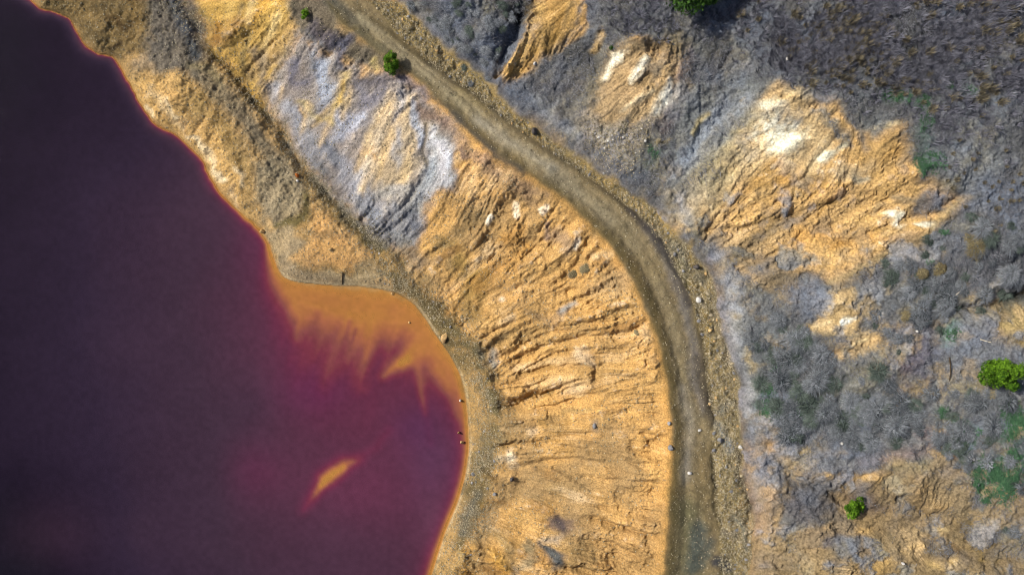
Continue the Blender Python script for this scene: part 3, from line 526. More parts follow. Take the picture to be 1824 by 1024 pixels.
L((132, 108, 100), [(1540, 820, 12), (1600, 815, 12), (1660, 800, 10)], 11, .6); L((148, 110, 104), [(1650, 770, 8), (1690, 775, 6)], 8, .6); L((190, 156, 116), [(1695, 770, 4), (1700, 780, 4)], 4, .7); L((172, 148, 96), [(1600, 830, 10), (1640, 830, 8)], 9, .5)
L((96, 88, 72), [(1420, 960, 12), (1400, 1000, 14), (1370, 1010, 12)], 10, .75); L((52, 40, 26), [(1370, 1000, 8), (1390, 1015, 8)], 7, .7); L((98, 94, 104), [(1470, 960, 12), (1520, 960, 14), (1500, 980, 10)], 10, .75); L((118, 118, 122), [(1420, 980, 9), (1435, 1010, 9)], 8, .65); L((76, 70, 62), [(1595, 960, 12), (1600, 985, 10)], 9, .7); L((82, 78, 76), [(1660, 980, 10), (1690, 975, 10)], 9, .7)
L((220, 178, 104), [(1560, 1010, 6), (1640, 975, 6), (1620, 985, 4)], 6, .7); L((212, 182, 126), [(1650, 945, 5), (1690, 940, 5), (1630, 950, 4)], 5, .7); L((226, 186, 110), [(1660, 1010, 8), (1700, 1000, 8)], 7, .6); L((122, 92, 46), [(1700, 970, 3), (1715, 1000, 4)], 4, .6); P((104, 86, 48), [(1720, 910), (1760, 930), (1800, 980), (1824, 1060), (1740, 1060), (1730, 980)], 11, .75); L((150, 122, 60), [(1735, 930, 6), (1760, 1010, 8)], 8, .5)
L((206, 166, 100), [(1500, 935, 5), (1440, 945, 5), (1550, 945, 5)], 6, .6); L((150, 118, 60), [(1530, 1010, 12), (1580, 1020, 12)], 10, .5)
for pts in [[(690, 190, 3), (660, 240, 5), (640, 300, 5)], [(715, 205, 3), (690, 260, 5), (668, 330, 5)], [(735, 280, 4), (715, 325, 5)], [(625, 150, 3), (612, 210, 5)], [(505, 160, 3), (490, 200, 5)], [(548, 190, 3), (540, 235, 5)], [(585, 220, 3), (570, 260, 4)], [(660, 310, 5), (640, 340, 6)]]:
    L((222, 190, 136), pts, 6, .75)
L((186, 152, 84), [(585, 195, 4), (560, 225, 4)], 5, .7); L((190, 150, 76), [(530, 195, 3), (542, 205, 3)], 4, .7)
for pts in [[(420, 300, 3), (432, 330, 4)], [(300, 178, 4), (318, 205, 4)], [(340, 235, 4), (362, 262, 4)], [(386, 300, 4), (398, 318, 4)], [(262, 190, 3), (275, 205, 3)]]:
    L((244, 222, 178), pts, 4, .85)
for pts in [[(292, 208, 3), (310, 222, 3)], [(352, 285, 2), (372, 300, 3)], [(440, 395, 4), (460, 408, 4)], [(330, 190, 4), (350, 215, 4)], [(408, 240, 3), (425, 290, 3), (432, 340, 3)], [(365, 172, 3), (398, 220, 3)]]:
    L((112, 88, 50), pts, 5, .7)
bayrim = (np.exp(-((dS - 3) / 2.2) ** 2) * (VV > 480) * (UU > 480)).astype(np.float32)
COL = COL * (1 - .8 * bayrim[..., None]) + alb((206, 184, 142)).astype(np.float32) * .8 * bayrim[..., None]

P((66, 70, 72), [(1345, 590), (1470, 600), (1560, 680), (1640, 700), (1630, 765), (1500, 790), (1400, 780), (1350, 700)], 18, .6)  # ground painted dark for the shadows between scrub clumps
P((74, 75, 80), [(1600, 450), (1820, 370), (1820, 520), (1700, 560), (1600, 600), (1560, 560)], 20, .45)
L((66, 64, 58), [(1700, 560, 8), (1760, 548, 12), (1830, 530, 16)], 12, .7); L((108, 98, 80), [(1520, 655, 9), (1600, 665, 9), (1650, 700, 7)], 9, .7)
L((168, 166, 168), [(1290, 470, 6), (1298, 520, 10), (1312, 570, 14), (1322, 620, 13), (1334, 680, 10), (1338, 740, 9)], 10, .4); L((156, 158, 170), [(1270, 458, 6), (1305, 444, 7), (1330, 450, 4)], 6, .7); L((196, 160, 106), [(1318, 478, 6), (1340, 500, 7), (1372, 512, 6)], 7, .7); L((178, 156, 116), [(1345, 620, 6), (1340, 660, 7)], 6, .6)
L((148, 152, 162), [(1330, 180, 9), (1290, 225, 12), (1240, 275, 13), (1200, 310, 9)], 12, .7); L((160, 152, 150), [(1290, 130, 8), (1345, 120, 7)], 9, .5); L((166, 160, 150), [(955, 175, 8), (990, 215, 9), (1030, 240, 7)], 8, .65)
P((156, 132, 96), [(1225, 408), (1330, 412), (1425, 472), (1400, 510), (1340, 500), (1290, 468)], 10, .7); L((130, 126, 128), [(1310, 446, 6), (1345, 452, 5)], 6, .7); L((186, 148, 96), [(1380, 468, 8), (1420, 484, 6)], 8, .6); L((98, 94, 98), [(1335, 485, 6), (1360, 478, 5)], 6, .6)
P((212, 178, 120), [(1438, 584), (1472, 562), (1484, 532), (1512, 513), (1522, 545), (1540, 570), (1524, 590), (1482, 594)], 5, .85); L((252, 248, 238), [(1496, 577, 4), (1512, 572, 5), (1526, 568, 2)], 3, .95); L((236, 204, 150), [(1482, 546, 4), (1502, 528, 4)], 4, .8); L((238, 208, 156), [(1455, 580, 3), (1480, 570, 3)], 3, .8)
P((206, 170, 116), [(1472, 628), (1510, 612), (1560, 596), (1562, 606), (1530, 630), (1500, 638)], 5, .8); L((240, 212, 160), [(1505, 622, 3), (1545, 604, 3)], 3, .7)
P((112, 94, 60), [(60, -40), (270, -40), (262, 50), (235, 90), (205, 95), (165, 80), (135, 45), (95, 18)], 9, .75); L((146, 122, 78), [(150, 20, 6), (185, 50, 7), (215, 80, 5)], 6, .6); L((64, 48, 30), [(200, 30, 5), (225, 50, 6), (245, 34, 4)], 6, .7); L((56, 42, 28), [(198, 82, 4), (213, 76, 4)], 4, .8); L((150, 124, 76), [(235, 10, 6), (255, 60, 6)], 6, .5)
def soil(c, lam, seed, a, b, op, w):
    global COL
    k = (smooth(fbm(UU, VV, lam, 5, seed, .6) + .10 * R4 + .06 * R2, a, b) * op * w * IN_HILL)[..., None].astype(np.float32)
    COL = COL * (1 - k) + alb(c).astype(np.float32) * k
lowl = smooth(VV + .25 * (1700 - UU), 330, 480)
soil((158, 134, 98), 70, 601, .08, .42, .75, lowl); soil((138, 118, 92), 44, 611, .12, .5, .6, lowl); soil((150, 150, 158), 50, 621, .15, .5, .6, .4 + .6 * lowl); soil((134, 120, 96), 80, 631, .15, .5, .5, 1 - lowl)
pal = (IN_EMB * smooth(345 - .25 * (UU - 700) - VV, -60, 60) * smooth(UU - 455 - .2 * VV, -20, 30)).astype(np.float32)
COL *= (1 + .22 * pal)[..., None]
L((206, 204, 206), [(770, 240, 6), (792, 275, 9), (790, 315, 8), (768, 340, 6)], 6, .8); L((180, 186, 196), [(575, 95, 6), (570, 140, 7), (575, 180, 7)], 6, .7); L((188, 190, 196), [(612, 225, 9), (595, 250, 7)], 7, .6); L((176, 180, 188), [(735, 190, 5), (745, 250, 6)], 5, .8); L((176, 178, 184), [(500, 180, 8), (530, 235, 9), (560, 300, 6)], 9, .5)
L((190, 186, 180), [(640, 310, 12), (700, 345, 12), (735, 350, 9)], 11, .5)
# ------------------------------------------------------------------ where things grow and where the ground is rough
def zone(pts, soft=20):
    Z = np.zeros_like(UU)
    sl, m = mask_poly(pts, soft); Z[sl] = m
    return Z
lum = COL @ np.array([.3, .6, .1], np.float32)
warm = np.clip((COL[..., 0] / np.maximum(COL[..., 2], 1e-3) - 1.7) / 2.0, 0, 1)      # 1 on bare orange clay, 0 on grey ground
hill = smooth(dD, 0, 25) * (IN_HILL)
VEG = hill * (1 - smooth(warm, 0.05, 0.5)) * smooth(0.16 - lum, -0.06, 0.05)
emb = IN_EMB * smooth(np.minimum(dT, -dC), 0, 25)
shore = IN_SHORE * smooth(np.minimum(dS, -dT), 0, 14)
verge = IN_VERGE * smooth(np.minimum(dR, -dD), -4, 8)
gully = np.exp(-(dT / (14 + 12 * smooth(VV, 330, 500))) ** 2) * (dS > 4)
bare = (emb + hill * warm)

# ------------------------------------------------------------------ relief: fine form
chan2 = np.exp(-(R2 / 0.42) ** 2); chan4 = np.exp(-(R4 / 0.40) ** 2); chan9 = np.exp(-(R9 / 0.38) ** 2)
sl_ = np.clip(SL * 2.2, 0.15, 1.0)
f12 = fbm(UU, VV, 14, 4, 201); f30 = fbm(UU, VV, 44, 4, 211); f5 = fbm(UU, VV, 6, 2, 221)
ridge = 1 - np.abs(fbm(UU, VV, 24, 4, 231, 0.6)) * 2
det = np.zeros_like(UU)
env = (.35 + 1.3 * smooth(fbm(UU, VV, 130, 3, 251), -.25, .45)).astype(np.float32); env2 = (.3 + 1.4 * smooth(fbm(UU, VV, 90, 3, 261), -.2, .4)).astype(np.float32)
chan16 = np.exp(-(R16 / .36) ** 2)
det += emb * sl_ * (.40 * R16 - .55 * chan16) * smooth(VV, 250, 420)
det += emb * (1 + .6 * smooth(VV, 560, 700)) * (1 - .4 * pal) * sl_ * (0.30 * R9 * env2 - 0.36 * chan9 * env - 0.27 * chan4 * env2 + 0.17 * R4 * env - 0.12 * chan2 * env + .05 * R2 + 0.05 * R1)
det += hill * warm * sl_ * (0.26 * R9 - 0.26 * chan9 * env2 - 0.22 * chan4 * env + 0.17 * R4 * env2 - 0.14 * chan2 * env + .06 * R2 + 0.06 * R1)
det += bare * (0.18 * ridge * env + 0.15 * f12 * env2 + 0.05 * f5 + .06 * fbm(UU, VV, 3.6, 2, 271) * (.4 + env2))
det += hill * (1 - warm) * (0.30 * f30 + 0.24 * f12 + 0.06 * ridge + 0.11 * f5 + 0.10 * R4 - 0.14 * chan9 + .03 * R2)
det += shore * (0.10 * f30 + 0.12 * f12 + 0.08 * ridge + 0.04 * f5 - 0.06 * chan4) * (0.5 + 1.5 * smooth(480 - VV, 0, 150))
det += verge * (0.20 * ridge - 0.12 + 0.20 * f12 + 0.09 * f5)
det += gully * (0.10 * f12 + 0.08 * f5)
tt = np.clip(dC / (dC - dR + 1e-3), 0, 1)
trk = IN_TRACK * smooth(np.minimum(dC, -dR), 0, 10)
det += trk * (-0.09 * np.exp(-((tt - .34 + .05 * f30) / .09) ** 2) * (.4 + env2 * .5) - 0.09 * np.exp(-((tt - .68 + .05 * f30) / .09) ** 2) * (.4 + env * .5) + 0.09 * f12 + 0.03 * f5)
brow = 0.18 + 0.34 * smooth(VV, 330, 470)
det += brow * np.where(dC < 0, np.exp(-(dC / 55.0) ** 2), 1 - smooth(dC + 3 * f12, -4, 38)) * (dR < 0)      # the bank along the slope's brow, shaped to turn from the sun and darken the track's edge
det -= 0.18 * np.exp(-((dR - 4) / 8.0) ** 2) * (0.6 + 0.8 * fbm(UU, VV, 60, 3, 241)) # washed-out edge of the track
def carve(pts, soft, amt):
    sl, m = mask_line(pts, soft); det[sl] += amt * m
for pts, soft, amt in [
    ([(372, 85, 5), (410, 125, 6), (455, 178, 6), (505, 240, 5)], 9, -0.4), ([(505, 240, 4), (535, 290, 5), (600, 360, 4)], 7, -0.25),
    ([(1220, 410, 2), (1280, 405, 3), (1350, 400, 3), (1440, 375, 3), (1510, 350, 2)], 6, -0.35), ([(1330, 372, 2), (1370, 350, 2), (1430, 320, 2), (1470, 270, 2), (1500, 235, 2)], 5, -0.3),
    ([(1390, 840, 2), (1420, 855, 4), (1460, 870, 4), (1510, 900, 3)], 6, -0.4),
    ([(1325, 860, 4), (1345, 890, 6), (1338, 930, 4)], 7, -0.4), ([(985, 835, 2), (1020, 855, 3), (1060, 880, 2)], 5, -0.45), ([(930, 668, 2), (990, 655, 3), (1040, 650, 2)], 4, -0.5), ([(910, 716, 2), (985, 704, 3)], 4, -0.5),
    ([(930, 15, 6), (915, 60, 8), (890, 90, 5)], 10, -1.1), ([(1722, 187, 2), (1740, 181, 3)], 3, -0.8), ([(756, 222, 1), (757, 262, 2), (758, 300, 1)], 4, -0.2), ([(1305, 85, 2), (1285, 118, 3)], 5, -0.4),
    ([(1700, 556, 4), (1760, 545, 6), (1830, 520, 9)], 9, -1.2), ([(1600, 895, 4), (1650, 905, 5), (1700, 925, 4)], 6, -0.5), ([(1275, 850, 2), (1276, 900, 3), (1290, 935, 2)], 6, -0.2), ([(1365, 995, 5), (1392, 1015, 6)], 8, -0.4),
    ([(890, 722, 3), (935, 714, 4), (1000, 704, 3), (1060, 702, 2)], 6, -0.5), ([(900, 794, 4), (955, 785, 4), (1010, 774, 3), (1050, 772, 2)], 6, -0.5), ([(955, 786, 2), (1030, 798, 4), (1090, 816, 3), (1150, 834, 2)], 6, -0.45),
    ([(1040, 850, 2), (1110, 858, 3), (1180, 862, 2)], 6, -0.35), ([(1060, 904, 2), (1110, 912, 3), (1175, 926, 2)], 6, -0.4), ([(1040, 955, 2), (1100, 975, 3), (1150, 1002, 2)], 6, -0.4), ([(1060, 930, 2), (1120, 944, 3), (1170, 958, 2)], 5, -0.35), ([(1060, 760, 2), (1120, 772, 3), (1180, 778, 2)], 5, -0.3),
    ([(930, 690, 12), (990, 678, 14), (1045, 668, 12)], 9, 0.45), ([(1050, 640, 6), (1060, 690, 5)], 5, 0.3), ([(900, 750, 8), (960, 742, 8)], 8, 0.35), ([(830, 998, 4), (856, 1012, 6), (880, 1030, 5)], 6, -0.6), ([(850, 972, 4), (880, 988, 6), (905, 1016, 5)], 6, 0.4), ([(860, 830, 5), (900, 868, 6), (940, 868, 4)], 7, -0.4), ([(1010, 740, 2), (1100, 736, 3), (1180, 734, 2)], 5, -0.25), ([(960, 612, 2), (1040, 600, 3), (1130, 596, 2)], 6, -0.3), ([(920, 640, 3), (1000, 628, 3), (1080, 622, 2)], 5, -0.3),
    ([(950, 20, 3), (930, 80, 4), (900, 130, 3)], 5, 0.5)]:
    carve(pts, soft, amt)
det = np.where(IN_LAKE, 0, det)

# colour detail of the ground: ochre silt and painted shade in rill floors, pale crusts, gravel grains
g1 = fbm(UU, VV, 4.2, 2, 301); g2 = fbm(UU, VV, 9, 3, 311); g3 = fbm(UU, VV, 34, 4, 321)
speck = vnoise(UU / 2.3, VV / 2.3, 331) + 0.5
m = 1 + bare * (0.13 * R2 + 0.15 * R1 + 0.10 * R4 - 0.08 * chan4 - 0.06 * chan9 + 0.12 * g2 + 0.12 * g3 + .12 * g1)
m = m + (1 - bare) * (0.13 * g2 + 0.13 * g3 + 0.16 * g1 * (1 - 0.6 * trk))
m = m + (gully + verge + 0.5 * shore) * (0.55 * (speck - .5) * (speck > .25))
m = m + trk * (.22 * fbm(UU, VV, 26, 4, 345, .6) + .10 * g2)
m = np.clip(m, 0.35, 1.8)
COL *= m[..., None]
pale = smooth(R4 * .35 - .5 * chan9 + R2 * .6 + R1 * .4 + R4 * .4 + g2 * 1.2 + f5, 0.7, 2.2) * bare * smooth(lum, .12, .26)
COL = COL * (1 - .5 * pale[..., None]) + alb((252, 234, 200)).astype(np.float32) * .5 * pale[..., None]
ochre = smooth(-(R4 * .5 + R9 * .6 + g3), 0.5, 2.0) * bare
COL = COL * (1 - .5 * ochre[..., None]) + COL * np.array([.84, .68, .5], np.float32) * .5 * ochre[..., None]
gs = smooth(speck + .25 * g2, .86, .98) * np.clip(gully + verge + .35 * shore + .25 * hill * (1 - warm), 0, 1)
COL = COL * (1 - .6 * gs[..., None]) + alb((206, 196, 172)).astype(np.float32) * .6 * gs[..., None]
COL[..., 0] *= (1 + .05 * g3); COL[..., 2] *= (1 - .08 * g3 + .05 * f30)
wb = np.clip(warm * bare, 0, 1)
COL[..., 0] *= 1 - .025 * wb; COL[..., 1] *= 1 + .045 * wb; COL[..., 2] *= 1 + .20 * wb
COL *= (1 + .14 * wb)[..., None]
gh = np.clip(hill * (1 - warm), 0, 1)
def blend(c, w):
    global COL
    COL = COL * (1 - w[..., None]) + alb(c).astype(np.float32) * w[..., None]
blend((132, 122, 98), gh * .55 * smooth(fbm(UU, VV, 75, 5, 341) + .12 * R4, .05, .55) * smooth(lum, .02, .09))
blend((70, 70, 74), gh * .55 * smooth(fbm(UU, VV, 55, 5, 351) + .10 * R4, .1, .6))
blend((150, 150, 152), gh * .4 * smooth(R2 * .5 + R1 * .5 + 1.6 * fbm(UU, VV, 40, 4, 361), .8, 2.0) * smooth(lum, .03, .10))
blend((196, 168, 120), gh * .45 * smooth(R4 * .5 + R1 * .4 + 2.2 * fbm(UU, VV, 60, 5, 371), 1.1, 2.1) * smooth(lum, .05, .12))
blend((112, 118, 134), gh * .6 * smooth(fbm(UU, VV, 90, 5, 381) + .08 * R2, .0, .5))
COL[..., 0] *= 1 - .05 * gh; COL[..., 1] *= 1 + .01 * gh
COL *= (1 + .16 * gh)[..., None]
gz = np.clip(gully + (IN_SHORE & (VV > 520)), 0, 1).astype(np.float32)
blend((186, 150, 94), gz * .75 * smooth(fbm(UU, VV, 42, 5, 346, .62), -.05, .4)); blend((84, 76, 50), gz * .6 * smooth(fbm(UU, VV, 36, 5, 347, .62), .05, .5))
wh = np.clip(hill * warm, 0, 1)
blend((120, 112, 100), wh * .7 * smooth(fbm(UU, VV, 50, 5, 391) + .14 * R4 + .08 * R2, .12, .55) * smooth(VV, 700, 820))
blend((240, 208, 156), wh * .6 * smooth(-.8 * R4 + .6 * R1 + 1.4 * fbm(UU, VV, 60, 4, 394), .6, 1.9))
blend((150, 126, 84), wh * .5 * smooth(fbm(UU, VV, 46, 5, 396) + .16 * R4, .1, .6))
blend((168, 140, 98), emb * warm * .75 * smooth(fbm(UU, VV, 85, 5, 397) + .12 * R4, .0, .5))
blend((150, 108, 56), emb * warm * .6 * smooth(.9 * R4 + .5 * R2 + 1.4 * fbm(UU, VV, 70, 4, 399), .6, 1.8))
blend((244, 212, 164), emb * warm * .7 * smooth(-.8 * R4 + .6 * R1 + 1.4 * fbm(UU, VV, 64, 4, 393), .4, 1.8))
blend((128, 110, 76), emb * warm * .55 * smooth(fbm(UU, VV, 60, 5, 398) + .12 * R9, .25, .7))
COL = np.clip(COL, .006, .8)

HT = np.where(IN_LAKE, -0.02 - 0.25 * depth, macro + det * smooth(dS, 0, 10)).astype(np.float32)
edge = np.exp(-(np.minimum(np.abs(dS), 60) / 7.0) ** 2)
HT = np.where(IN_LAKE, HT, np.maximum(HT, 0.012 + 0.02 * np.minimum(dS, 20)))
damp = np.exp(-(np.maximum(dS, 0) / 5.0) ** 2) * (~IN_LAKE)
COL *= (1 - .22 * damp)[..., None]

KX = S * (HC - macro) / HC
XX = (UU - 912) * KX; YY = (512 - VV) * KX

def ground_at(u, v):
    """plan point and ground height under a photo pixel"""
    a = (u - U0) / STEP + PAD; b = (v - V0) / STEP + PAD
    i = int(np.clip(a, 0, NU - 2)); j = int(np.clip(b, 0, NV - 2)); fa, fb = a - i, b - j
    w = [(1 - fa) * (1 - fb), fa * (1 - fb), (1 - fa) * fb, fa * fb]
    q = [(j, i), (j, i + 1), (j + 1, i), (j + 1, i + 1)]
    f = lambda F: float(sum(F[p] * k for p, k in zip(q, w)))
    return f(XX), f(YY), f(HT)

# ------------------------------------------------------------------ materials
def new_mat(name):
    m = bpy.data.materials.new(name); m.use_nodes = True
    nt = m.node_tree
    b = nt.nodes["Principled BSDF"]
    b.inputs["Roughness"].default_value = 0.95
    b.inputs["Specular IOR Level"].default_value = 0.12
    return m, nt, b

def earth_material(name, bump=0.06, scale=5.0, contrast=0.35):
    m, nt, b = new_mat(name)
    N, K = nt.nodes, nt.links
    at = N.new("ShaderNodeAttribute"); at.attribute_name = "Col"
    tc = N.new("ShaderNodeNewGeometry")
    n1 = N.new("ShaderNodeTexNoise"); n1.inputs["Scale"].default_value = scale; n1.inputs["Detail"].default_value = 6; n1.inputs["Roughness"].default_value = .7
    K.new(tc.outputs["Position"], n1.inputs["Vector"])
    mr = N.new("ShaderNodeMapRange"); mr.inputs["From Min"].default_value = .34; mr.inputs["From Max"].default_value = .66
    mr.inputs["To Min"].default_value = 1 - contrast; mr.inputs["To Max"].default_value = 1 + contrast
    K.new(n1.outputs["Fac"], mr.inputs["Value"])
    mx = N.new("ShaderNodeVectorMath"); mx.operation = 'SCALE'
    K.new(at.outputs["Color"], mx.inputs[0]); K.new(mr.outputs["Result"], mx.inputs["Scale"])
    K.new(mx.outputs["Vector"], b.inputs["Base Color"])
    n2 = N.new("ShaderNodeTexNoise"); n2.inputs["Scale"].default_value = scale * 1.3; n2.inputs["Detail"].default_value = 5; n2.inputs["Roughness"].default_value = .65
    K.new(tc.outputs["Position"], n2.inputs["Vector"])
    bp = N.new("ShaderNodeBump"); bp.inputs["Strength"].default_value = .9; bp.inputs["Distance"].default_value = bump
    K.new(n2.outputs["Fac"], bp.inputs["Height"]); K.new(bp.outputs["Normal"], b.inputs["Normal"])
    return m

def plant_material(name, dark, light, trans=0.0):
    m, nt, b = new_mat(name)
    N, K = nt.nodes, nt.links
    at = N.new("ShaderNodeAttribute"); at.attribute_name = "tint"
    oi = N.new("ShaderNodeObjectInfo")
    ad = N.new("ShaderNodeMath"); ad.operation = 'MULTIPLY_ADD'; ad.inputs[1].default_value = .35; K.new(oi.outputs["Random"], ad.inputs[0]); K.new(at.outputs["Fac"], ad.inputs[2])
    cr = N.new("ShaderNodeValToRGB")
    cr.color_ramp.elements[0].color = (*dark, 1); cr.color_ramp.elements[1].color = (*light, 1)
    cr.color_ramp.elements[1].position = 1.2 if False else 1.0
    K.new(ad.outputs[0], cr.inputs["Fac"]); K.new(cr.outputs["Color"], b.inputs["Base Color"])
    b.inputs["Roughness"].default_value = .75
    return m

def stone_material(name, a, c):
    m, nt, b = new_mat(name)
    N, K = nt.nodes, nt.links
    oi = N.new("ShaderNodeObjectInfo"); tc = N.new("ShaderNodeTexCoord")
    n = N.new("ShaderNodeTexNoise"); n.inputs["Scale"].default_value = 3.5; n.inputs["Detail"].default_value = 5
    K.new(tc.outputs["Object"], n.inputs["Vector"])
    ad = N.new("ShaderNodeMath"); ad.operation = 'ADD'; K.new(oi.outputs["Random"], ad.inputs[0]); K.new(n.outputs["Fac"], ad.inputs[1])
    ml = N.new("ShaderNodeMath"); ml.operation = 'MULTIPLY'; ml.inputs[1].default_value = .6; K.new(ad.outputs[0], ml.inputs[0])
    cr = N.new("ShaderNodeValToRGB"); cr.color_ramp.elements[0].color = (*alb(a), 1); cr.color_ramp.elements[1].color = (*alb(c), 1)
    K.new(ml.outputs[0], cr.inputs["Fac"]); K.new(cr.outputs["Color"], b.inputs["Base Color"])
    bp = N.new("ShaderNodeBump"); bp.inputs["Distance"].default_value = .05; K.new(n.outputs["Fac"], bp.inputs["Height"]); K.new(bp.outputs["Normal"], b.inputs["Normal"])
    return m

# ------------------------------------------------------------------ meshes
coll = scene.collection
def link_mesh(name, verts, faces, mat, k=None, smooth_=False, attrs=None, parent=None, normals=None):
    verts = np.asarray(verts, np.float32).reshape(-1, 3); faces = np.asarray(faces, np.int32)
    me = bpy.data.meshes.new(name)
    k = faces.shape[1]
    me.vertices.add(len(verts)); me.vertices.foreach_set("co", verts.ravel())
    me.loops.add(faces.size); me.loops.foreach_set("vertex_index", faces.ravel())
    me.polygons.add(len(faces)); me.polygons.foreach_set("loop_start", np.arange(0, faces.size, k, dtype=np.int32))
    me.polygons.foreach_set("use_smooth", np.full(len(faces), smooth_, bool))
    me.update(calc_edges=True)
    for nm, arr in (attrs or {}).items():
        arr = np.asarray(arr, np.float32)
        if arr.ndim == 2:
            a = me.attributes.new(nm, 'FLOAT_COLOR', 'POINT')
            a.data.foreach_set("color", np.concatenate([arr, np.ones((len(arr), 1), np.float32)], 1).ravel())
        else:
            a = me.attributes.new(nm, 'FLOAT', 'POINT'); a.data.foreach_set("value", arr)
    me.materials.append(mat)
    if normals is not None: me.normals_split_custom_set_from_vertices(normals)
    o = bpy.data.objects.new(name, me)
    coll.objects.link(o)
    if parent: o.parent = parent
    return o

def tag(o, label=None, cat=None, group=None, kind=None):
    if label: o["label"] = label
    if cat: o["category"] = cat
    if group: o["group"] = group
    if kind: o["kind"] = kind
    return o

# ------------------------------------------------------------------ the ground, cut along the survey lines into the land it is made of
CLASS = np.zeros(UU.shape, np.int8)
CLASS[IN_SHORE] = 1; CLASS[IN_EMB] = 2; CLASS[IN_TRACK] = 3; CLASS[IN_VERGE] = 4; CLASS[IN_HILL] = 5
gw = np.interp(vs, [0, 100, 300, 420, 520, 600, 700, 850, 1024], [5, 7, 9, 14, 20, 18, 18, 18, 13]).astype(np.float32)[:, None]
CLASS[(np.abs(dT) < gw) & (dS > 3) & (dC < -20)] = 6
co = np.stack([XX, YY, HT], -1).reshape(-1, 3).astype(np.float32)
px = np.gradient(np.stack([XX, YY, HT], -1), axis=1); py = np.gradient(np.stack([XX, YY, HT], -1), axis=0)
nrm = np.cross(py, px).reshape(-1, 3); nrm /= np.linalg.norm(nrm, axis=1, keepdims=True) + 1e-9
ids = np.arange(NU * NV, dtype=np.int32).reshape(NV, NU)
quads = np.stack([ids[:-1, :-1], ids[1:, :-1], ids[1:, 1:], ids[:-1, 1:]], -1).reshape(-1, 4)
qc = CLASS[:-1, :-1].ravel()
LAND = [("lake_bed", "orange silt bed of the lake under the red water", 0.006, 4.0, .12),
        ("shore", "pale ochre shore terrace along the lake's edge", 0.07, 5.0, .4),
        ("embankment", "rilled orange clay slope falling from the track to the lake", 0.07, 6.5, .42),
        ("dirt_track", "olive brown dirt track curving across the middle", 0.03, 6.0, .28),
        ("track_verge", "yellowish rubble strip along the track's right edge", 0.10, 5.0, .45),
        ("hillside", "grey scrubby hillside with orange eroded faces right of the track", 0.08, 5.0, .4),
        ("gully", "dark gravelly gully at the foot of the orange slope", 0.10, 5.5, .5)]
colf = COL.reshape(-1, 3)
for k, (nm, lab, bump, sc, ct) in enumerate(LAND):
    q = quads[qc == k]
    used, inv = np.unique(q, return_inverse=True)
    o = link_mesh(nm, co[used], inv.reshape(-1, 4), earth_material(nm + "_earth", bump, sc, ct), smooth_=True, attrs={"Col": colf[used]}, normals=nrm[used])
    tag(o, lab, None, None, "structure")

# ------------------------------------------------------------------ the red lake
wu = np.concatenate([U0 - grow[::-1], np.arange(U0, 900, 3.0)]); wv = np.concatenate([V0 - grow[::-1], np.arange(V0, V1, 3.0), V1 + grow])
iu = np.searchsorted(us, wu).clip(0, NU - 1); iv = np.searchsorted(vs, wv).clip(0, NV - 1)
WD = depth[np.ix_(iv, iu)]; WS = dS[np.ix_(iv, iu)]; WU = UU[np.ix_(iv, iu)]; WV = VV[np.ix_(iv, iu)]
keys = [(0.0, (206, 150, 76)), (0.15, (224, 166, 86)), (0.32, (208, 144, 80)), (0.55, (180, 112, 82)), (0.8, (144, 84, 80)), (1.1, (124, 56, 74)), (1.5, (106, 47, 74)), (2.0, (93, 46, 73)), (2.6, (82, 46, 71)), (3.5, (69, 44, 67)), (5.0, (51, 34, 58)), (6.5, (34, 22, 42)), (8.0, (23, 15, 33))]
ks = [k for k, _ in keys]; kc = np.array([alb(c) for _, c in keys])
WC = np.stack([np.interp(WD, ks, kc[:, c]) for c in range(3)], -1)
def tintw(c, u, v, ru, rv, op):
    global WC
    e = np.exp(-(((WU - u) / ru) ** 2 + ((WV - v) / rv) ** 2)) * op * smooth(WD, .5, 1.4)
    WC = WC * (1 - e[..., None]) + alb(c) * e[..., None]
tintw((112, 44, 80), 505, 650, 50, 90, .1); tintw((112, 34, 78), 455, 840, 46, 50, .25); tintw((104, 44, 86), 560, 700, 60, 40, .5); tintw((112, 46, 84), 450, 440, 34, 60, .35)
tintw((92, 56, 94), 770, 820, 50, 80, .5);  tintw((120, 50, 86), 640, 870, 120, 60, .35); tintw((110, 62, 92), 780, 940, 30, 60, .5)
tintw((74, 44, 66), 100, 950, 90, 60, .3); tintw((92, 46, 88), 740, 760, 40, 40, .5)
dk = smooth(WD, .9, 2.2)
WC[..., 1] *= 1 + .22 * dk; WC[..., 0] *= 1 - .06 * dk; WC[..., 2] *= .95; WC[..., 0] *= 1.03
WC = WC * (1 + .13 * fbm(WU, WV, 7, 2, 421) + .10 * fbm(WU, WV, 120, 4, 401) + .05 * fbm(WU, WV, 22, 3, 411))[..., None]
WA = np.interp(WD, [0, .06, .2, .4, .9, 1.5], [.05, .25, .5, .75, .95, 1.0])
wk = np.arange(len(wu) * len(wv), dtype=np.int32).reshape(len(wv), len(wu))
wq = np.stack([wk[:-1, :-1], wk[1:, :-1], wk[1:, 1:], wk[:-1, 1:]], -1).reshape(-1, 4)
keep = WS[:-1, :-1].ravel() < 9
wq = wq[keep]
wco = np.stack([(WU - 912) * S, (512 - WV) * S, np.zeros_like(WU)], -1).reshape(-1, 3)
used, inv = np.unique(wq, return_inverse=True)
wm, nt, b = new_mat("red_lake_water")
N, K = nt.nodes, nt.links
at = N.new("ShaderNodeAttribute"); at.attribute_name = "Col"; aa = N.new("ShaderNodeAttribute"); aa.attribute_name = "murk"
geo = N.new("ShaderNodeNewGeometry")
mp = N.new("ShaderNodeMapping"); mp.inputs["Rotation"].default_value = (0, 0, .5); mp.inputs["Scale"].default_value = (1.0, 1.7, 1)
K.new(geo.outputs["Position"], mp.inputs["Vector"])
